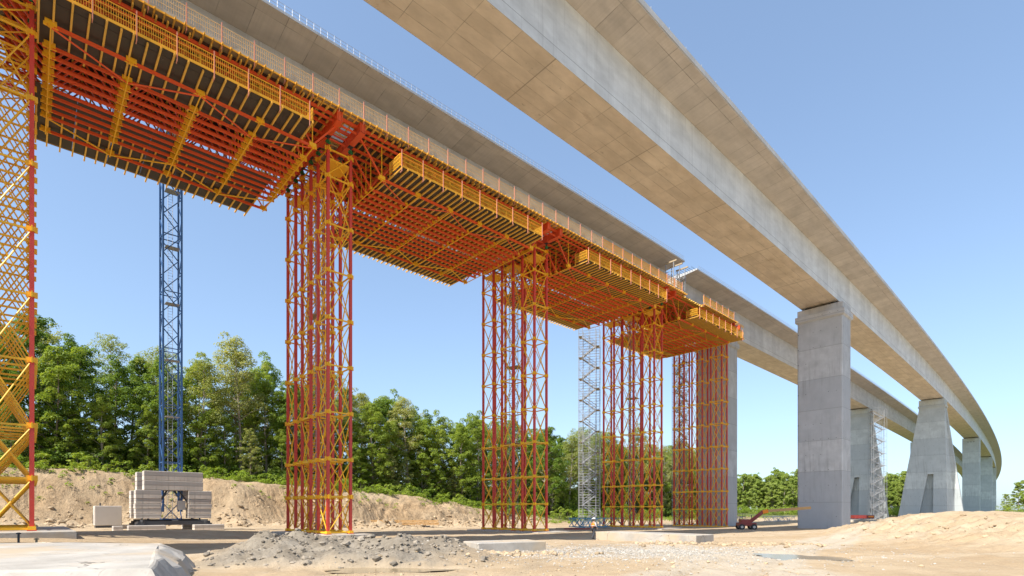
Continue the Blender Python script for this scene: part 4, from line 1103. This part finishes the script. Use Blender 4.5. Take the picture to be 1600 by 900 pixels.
VAR=[
 (tree_meshes(11,25,.22,4.6,M['leafA'],M['barkpale']),'fresh-green tall tree'),
 (tree_meshes(12,23,.15,5.0,M['leafB'],M['bark'],skirt=6),'broad dark-green tree'),
 (tree_meshes(13,27,.46,3.5,M['leafC'],M['barkpale'],per=75,nl=22),'lanky pale bare-trunked tree'),
 (tree_meshes(14,20,.14,4.3,M['leafA'],M['bark'],skirt=5),'rounded mid-green tree'),
 (tree_meshes(15,24,.20,4.9,M['leafB'],M['barkpale']),'tall deep-green tree'),
 (tree_meshes(16,21,.22,4.3,M['leafC'],M['bark'],per=90),'light yellow-green tree'),
 (tree_meshes(17,27,.38,4.8,M['leafC'],M['barkpale'],per=62,size=.15,nl=44,fill=0),'thin airy tree')]
def bush_mesh(seed,R,H,mat):
    rs=np.random.RandomState(seed); r=random.Random(seed); cen=[];rad=[]; m=MB()
    for i in range(15):
        a=r.uniform(0,6.28); d=R*math.sqrt(r.uniform(0,1)); z=H*r.uniform(.2,1)*(1-.45*(d/R)**2); p=np.array([d*math.cos(a),d*math.sin(a)*.8,z]); cen.append(p); rad.append(r.uniform(.4,.75)*R*.5)
        m.tube((0,0,-.3),tuple(p),.03,4,.012)
    return m.mesh('stem',M['bark']), leaves_mesh('foliage',leaf_cloud(cen,rad,200/R,.17,rs,.6),mat)
BUSH=[(bush_mesh(21,1.7,2.2,M['bush']),'rounded bright-green bush'),(bush_mesh(22,2.3,1.8,M['bush']),'wide low yellow-green bush'),(bush_mesh(23,1.5,3.0,M['leafA']),'upright green bush'),(bush_mesh(24,2.0,2.6,M['leafB']),'dense dark bush')]
LAND=[(48,'nearest tower'),(265,'blue crane mast'),(497,'slim tower'),(802,'tower left of scaffold stair'),(921,'grey stair scaffold'),(985,'tower behind worker'),(1090,'last tower')]
ORD=['first','second','third','fourth','fifth','sixth','seventh','eighth','ninth','tenth','eleventh','twelfth','thirteenth','fourteenth','fifteenth','sixteenth','seventeenth','eighteenth','nineteenth','twentieth']
def px_of(x,y): return 800+831.644*x/y
def place(kind, items, name, parts, cat, group, phrase):
    items=sorted(items,key=lambda k:px_of(k[0],k[1])); cnt={}
    for x,y,z,vi,sc,rot in items:
        px=px_of(x,y); lm=None
        for lx,ln in LAND:
            if px>=lx: lm=ln
        side='right of'
        if lm is None: lm='nearest tower'; side='left of'
        cnt[lm]=cnt.get(lm,0)+1; o_=ORD[min(cnt[lm]-1,19)]
        (m1,m2),desc=kind[vi]
        t=thing(name,f'{desc} {phrase}, {o_} {side} {lm}',cat,(x,y,z),rot,group); t.scale=(sc,sc,sc*random.uniform(.94,1.06))
        put(parts[0],m1,t); put(parts[1],m2,t)
rt=random.Random(40)
def row(d0,dd,s0,s1,sp,vars_,scale):
    out=[]; s=s0
    while s<s1:
        d=d0+rt.uniform(-dd,dd); x,y=from_sd(s+rt.uniform(-1.2,1.2),d)
        k=scale(s)
        if -60<px_of(x,y)<1110 and y>20: out.append((x,y,hz(x,y)-.15,rt.choice(vars_),k*rt.uniform(.88,1.12),rt.uniform(0,6.28)))
        s+=sp*rt.uniform(.8,1.2)*(1 if s<60 else 1.25)
    return out
hs_=lambda s: float(np.interp(s,[-60,-20,10,30,60,110,250],[.84,.86,.90,.84,.90,.96,1.0]))
place(VAR,row(-80,2.2,-30,255,5.6,[0,1,2,3,4,5,3,6,2],hs_),'forest_tree',('trunk','crown'),'tree','trees of the wood on the bank','at wood edge')
place(VAR,row(-88,2.5,-34,270,5.8,[0,1,4,2,0,6],hs_),'forest_tree',('trunk','crown'),'tree','trees of the wood on the bank','in wood second line')
place(VAR,row(-99,3,-30,280,6.4,[0,1,4,6,1],lambda s:hs_(s)*1.04),'forest_tree',('trunk','crown'),'tree','trees of the wood on the bank','deep in wood')
place(BUSH,row(-69.3,1.0,-32,60,4.2,[1,0,1],lambda s:.62)+row(-72.5,1.6,-32,60,2.6,[0,1,2,0],lambda s:1.0)+row(-67,3,60,190,3.6,[0,1,2,3],lambda s:1.2),'bank_bush',('stem','foliage'),'bush','bushes along the bank top','on bank edge')
place(BUSH,row(-76,1.3,-32,250,3.2,[3,2,3,0],lambda s:1.35),'bank_bush',('stem','foliage'),'bush','bushes along the bank top','under front trees')
place(VAR,row(-76.8,1.4,-32,255,4.4,[3,5,0],lambda s:.46),'forest_tree',('trunk','crown'),'tree','trees of the wood on the bank','young, before wood edge')
place(BUSH,row(-84,2,-34,260,4.0,[3,2,3],lambda s:2.0),'wood_shrub',('stem','foliage'),'shrub','shrubs inside the wood','inside wood')
place(BUSH,row(-95,3,-34,270,4.6,[3,2,3],lambda s:2.5),'wood_shrub',('stem','foliage'),'shrub','shrubs inside the wood','far inside wood')
# far wood beyond the straight pier
FAR=[(tree_meshes(31,22,.28,2.5,M['farleaf'],M['barkpale'],per=130,size=.24,nl=24),'distant slim poplar-like tree'),(tree_meshes(32,20,.24,3.1,M['farleaf'],M['barkpale'],per=120,size=.25,nl=24),'distant bushy tree')]
LAND=[(1100,'last tower'),(1330,'straight pier')]
items=[]
for k in range(118):
    px=1116+k*2.65+rt.uniform(-2,2); Y=rt.uniform(285,350)
    if px>1255 and px<1325: continue
    if px>1425: break
    x=px_point(px,Y); items.append((x,Y,-3.6,rt.choice([0,1]),rt.uniform(.85,1.15),rt.uniform(0,6.28)))
place(FAR,items,'far_tree',('trunk','crown'),'tree','trees of the far wood','in the far wood')
FB=[(bush_mesh(25,3.2,4.2,M['bush']),'bright distant bush')]
items=[]
for k in range(40):
    px=1142+k*7+rt.uniform(-3,3); Y=rt.uniform(255,280)
    if 1255<px<1325: continue
    x=px_point(px,Y); items.append((x,Y,-3.5,0,rt.uniform(1.0,1.6),rt.uniform(0,6.28)))
place(FB,items,'far_bush',('stem','foliage'),'bush','bushes before the far wood','before the far wood')
for px,Y,sc,vi,l in ((1590,215,.62,1,'dense round tree at the right edge beyond the sandy field'),(1612,205,.72,1,'tree cut off by the right edge beyond the sandy field'),(1575,240,.42,1,'small pale tree just right of the curving deck'),(1632,220,.7,0,'tree outside the right edge of the view')):
    x=px_point(px,Y); t=thing('field_tree',l,'tree',(x,Y,-1.6),px,'trees beyond the sandy field'); t.scale=(sc*1.15,sc*1.15,sc)
    (a,b),_=FAR[vi]; put('trunk',a,t); put('crown',b,t)
for px,Y,sc,l in ((1568,190,.8,'grey-green shrub at the foot of the farthest pier'),(1582,185,.7,'grey-green shrub between the field trees and farthest pier'),(1600,180,.8,'grey-green shrub under the right-hand field trees')):
    x=px_point(px,Y); t=thing('field_bush',l,'bush',(x,Y,-1.2),px,'bushes beyond the sandy field'); t.scale=(sc,sc,sc)
    (a,b),_=FB[0]; put('stem',a,t); put('foliage',b,t)

rs=np.random.RandomState(77); cs=[];rr_=[]
for _ in range(1500):
    s_=rs.uniform(-40,190); d_=rs.normal(-70 if s_<62 else -63,2.8 if s_<62 else 5); x,y=from_sd(s_,d_)
    if y<25: continue
    cs.append((x,y)); rr_.append(rs.uniform(.2,.55))
cz=h(np.array([c[0] for c in cs]),np.array([c[1] for c in cs]))
o=put('weeds',leaves_mesh('weeds',leaf_cloud([np.array([c[0],c[1],z+.15]) for c,z in zip(cs,cz)],rr_,110,.13,rs,.4),M['bush'])); o['kind']='stuff'; o['label']='yellow-green weeds growing along the top of the cut bank'
# ------------------------------------------------------------------ light, sky, camera
T=Vector((ST,CT,0)); Nn=Vector((CT,-ST,0))
to_sun=(-T*.88+Nn*.07+Vector((0,0,1))).normalized()
el=math.asin(to_sun.z); az=math.atan2(to_sun.x,to_sun.y)
L=D.lights.new('sun','SUN'); L.energy=3.15; L.angle=math.radians(.53); L.color=(1,.945,.86)
lo=D.objects.new('sun',L); C.objects.link(lo); lo.rotation_euler=to_sun.to_track_quat('Z','Y').to_euler(); lo.location=to_sun*200
sc=bpy.context.scene
w=D.worlds.new('World'); sc.world=w; w.use_nodes=True; nt=w.node_tree; bg=nt.nodes['Background']
sky=nt.nodes.new('ShaderNodeTexSky'); sky.sky_type='NISHITA'; sky.sun_disc=False; sky.sun_elevation=el; sky.sun_rotation=az
sky.altitude=200; sky.air_density=1.0; sky.dust_density=1.2; sky.ozone_density=2.2
gm=nt.nodes.new('ShaderNodeGamma'); gm.inputs[1].default_value=.67; nt.links.new(sky.outputs[0],gm.inputs[0])
ti=nt.nodes.new('ShaderNodeMix'); ti.data_type='RGBA'; ti.blend_type='MULTIPLY'; ti.inputs[0].default_value=1; ti.inputs[7].default_value=(.98,1.165,1.35,1)
nt.links.new(gm.outputs[0],ti.inputs[6]); hs=nt.nodes.new('ShaderNodeHueSaturation'); hs.inputs['Saturation'].default_value=.93; hs.inputs['Value'].default_value=1.03; nt.links.new(ti.outputs[2],hs.inputs['Color']); nt.links.new(hs.outputs[0],bg.inputs[0]); bg.inputs[1].default_value=.110
cam=D.cameras.new('camera'); co=D.objects.new('camera',cam); C.objects.link(co); sc.camera=co
co.location=(0,0,0); co.rotation_euler=(PI/2,0,0)
cam.sensor_width=36; cam.lens=831.644/1600*36; cam.shift_y=(796.087-450)/1600; cam.clip_end=8000; cam.clip_start=.1
vs=sc.view_settings; vs.view_transform='Standard'; vs.look='None'; vs.exposure=1.36; vs.gamma=1; vs.use_curve_mapping=False
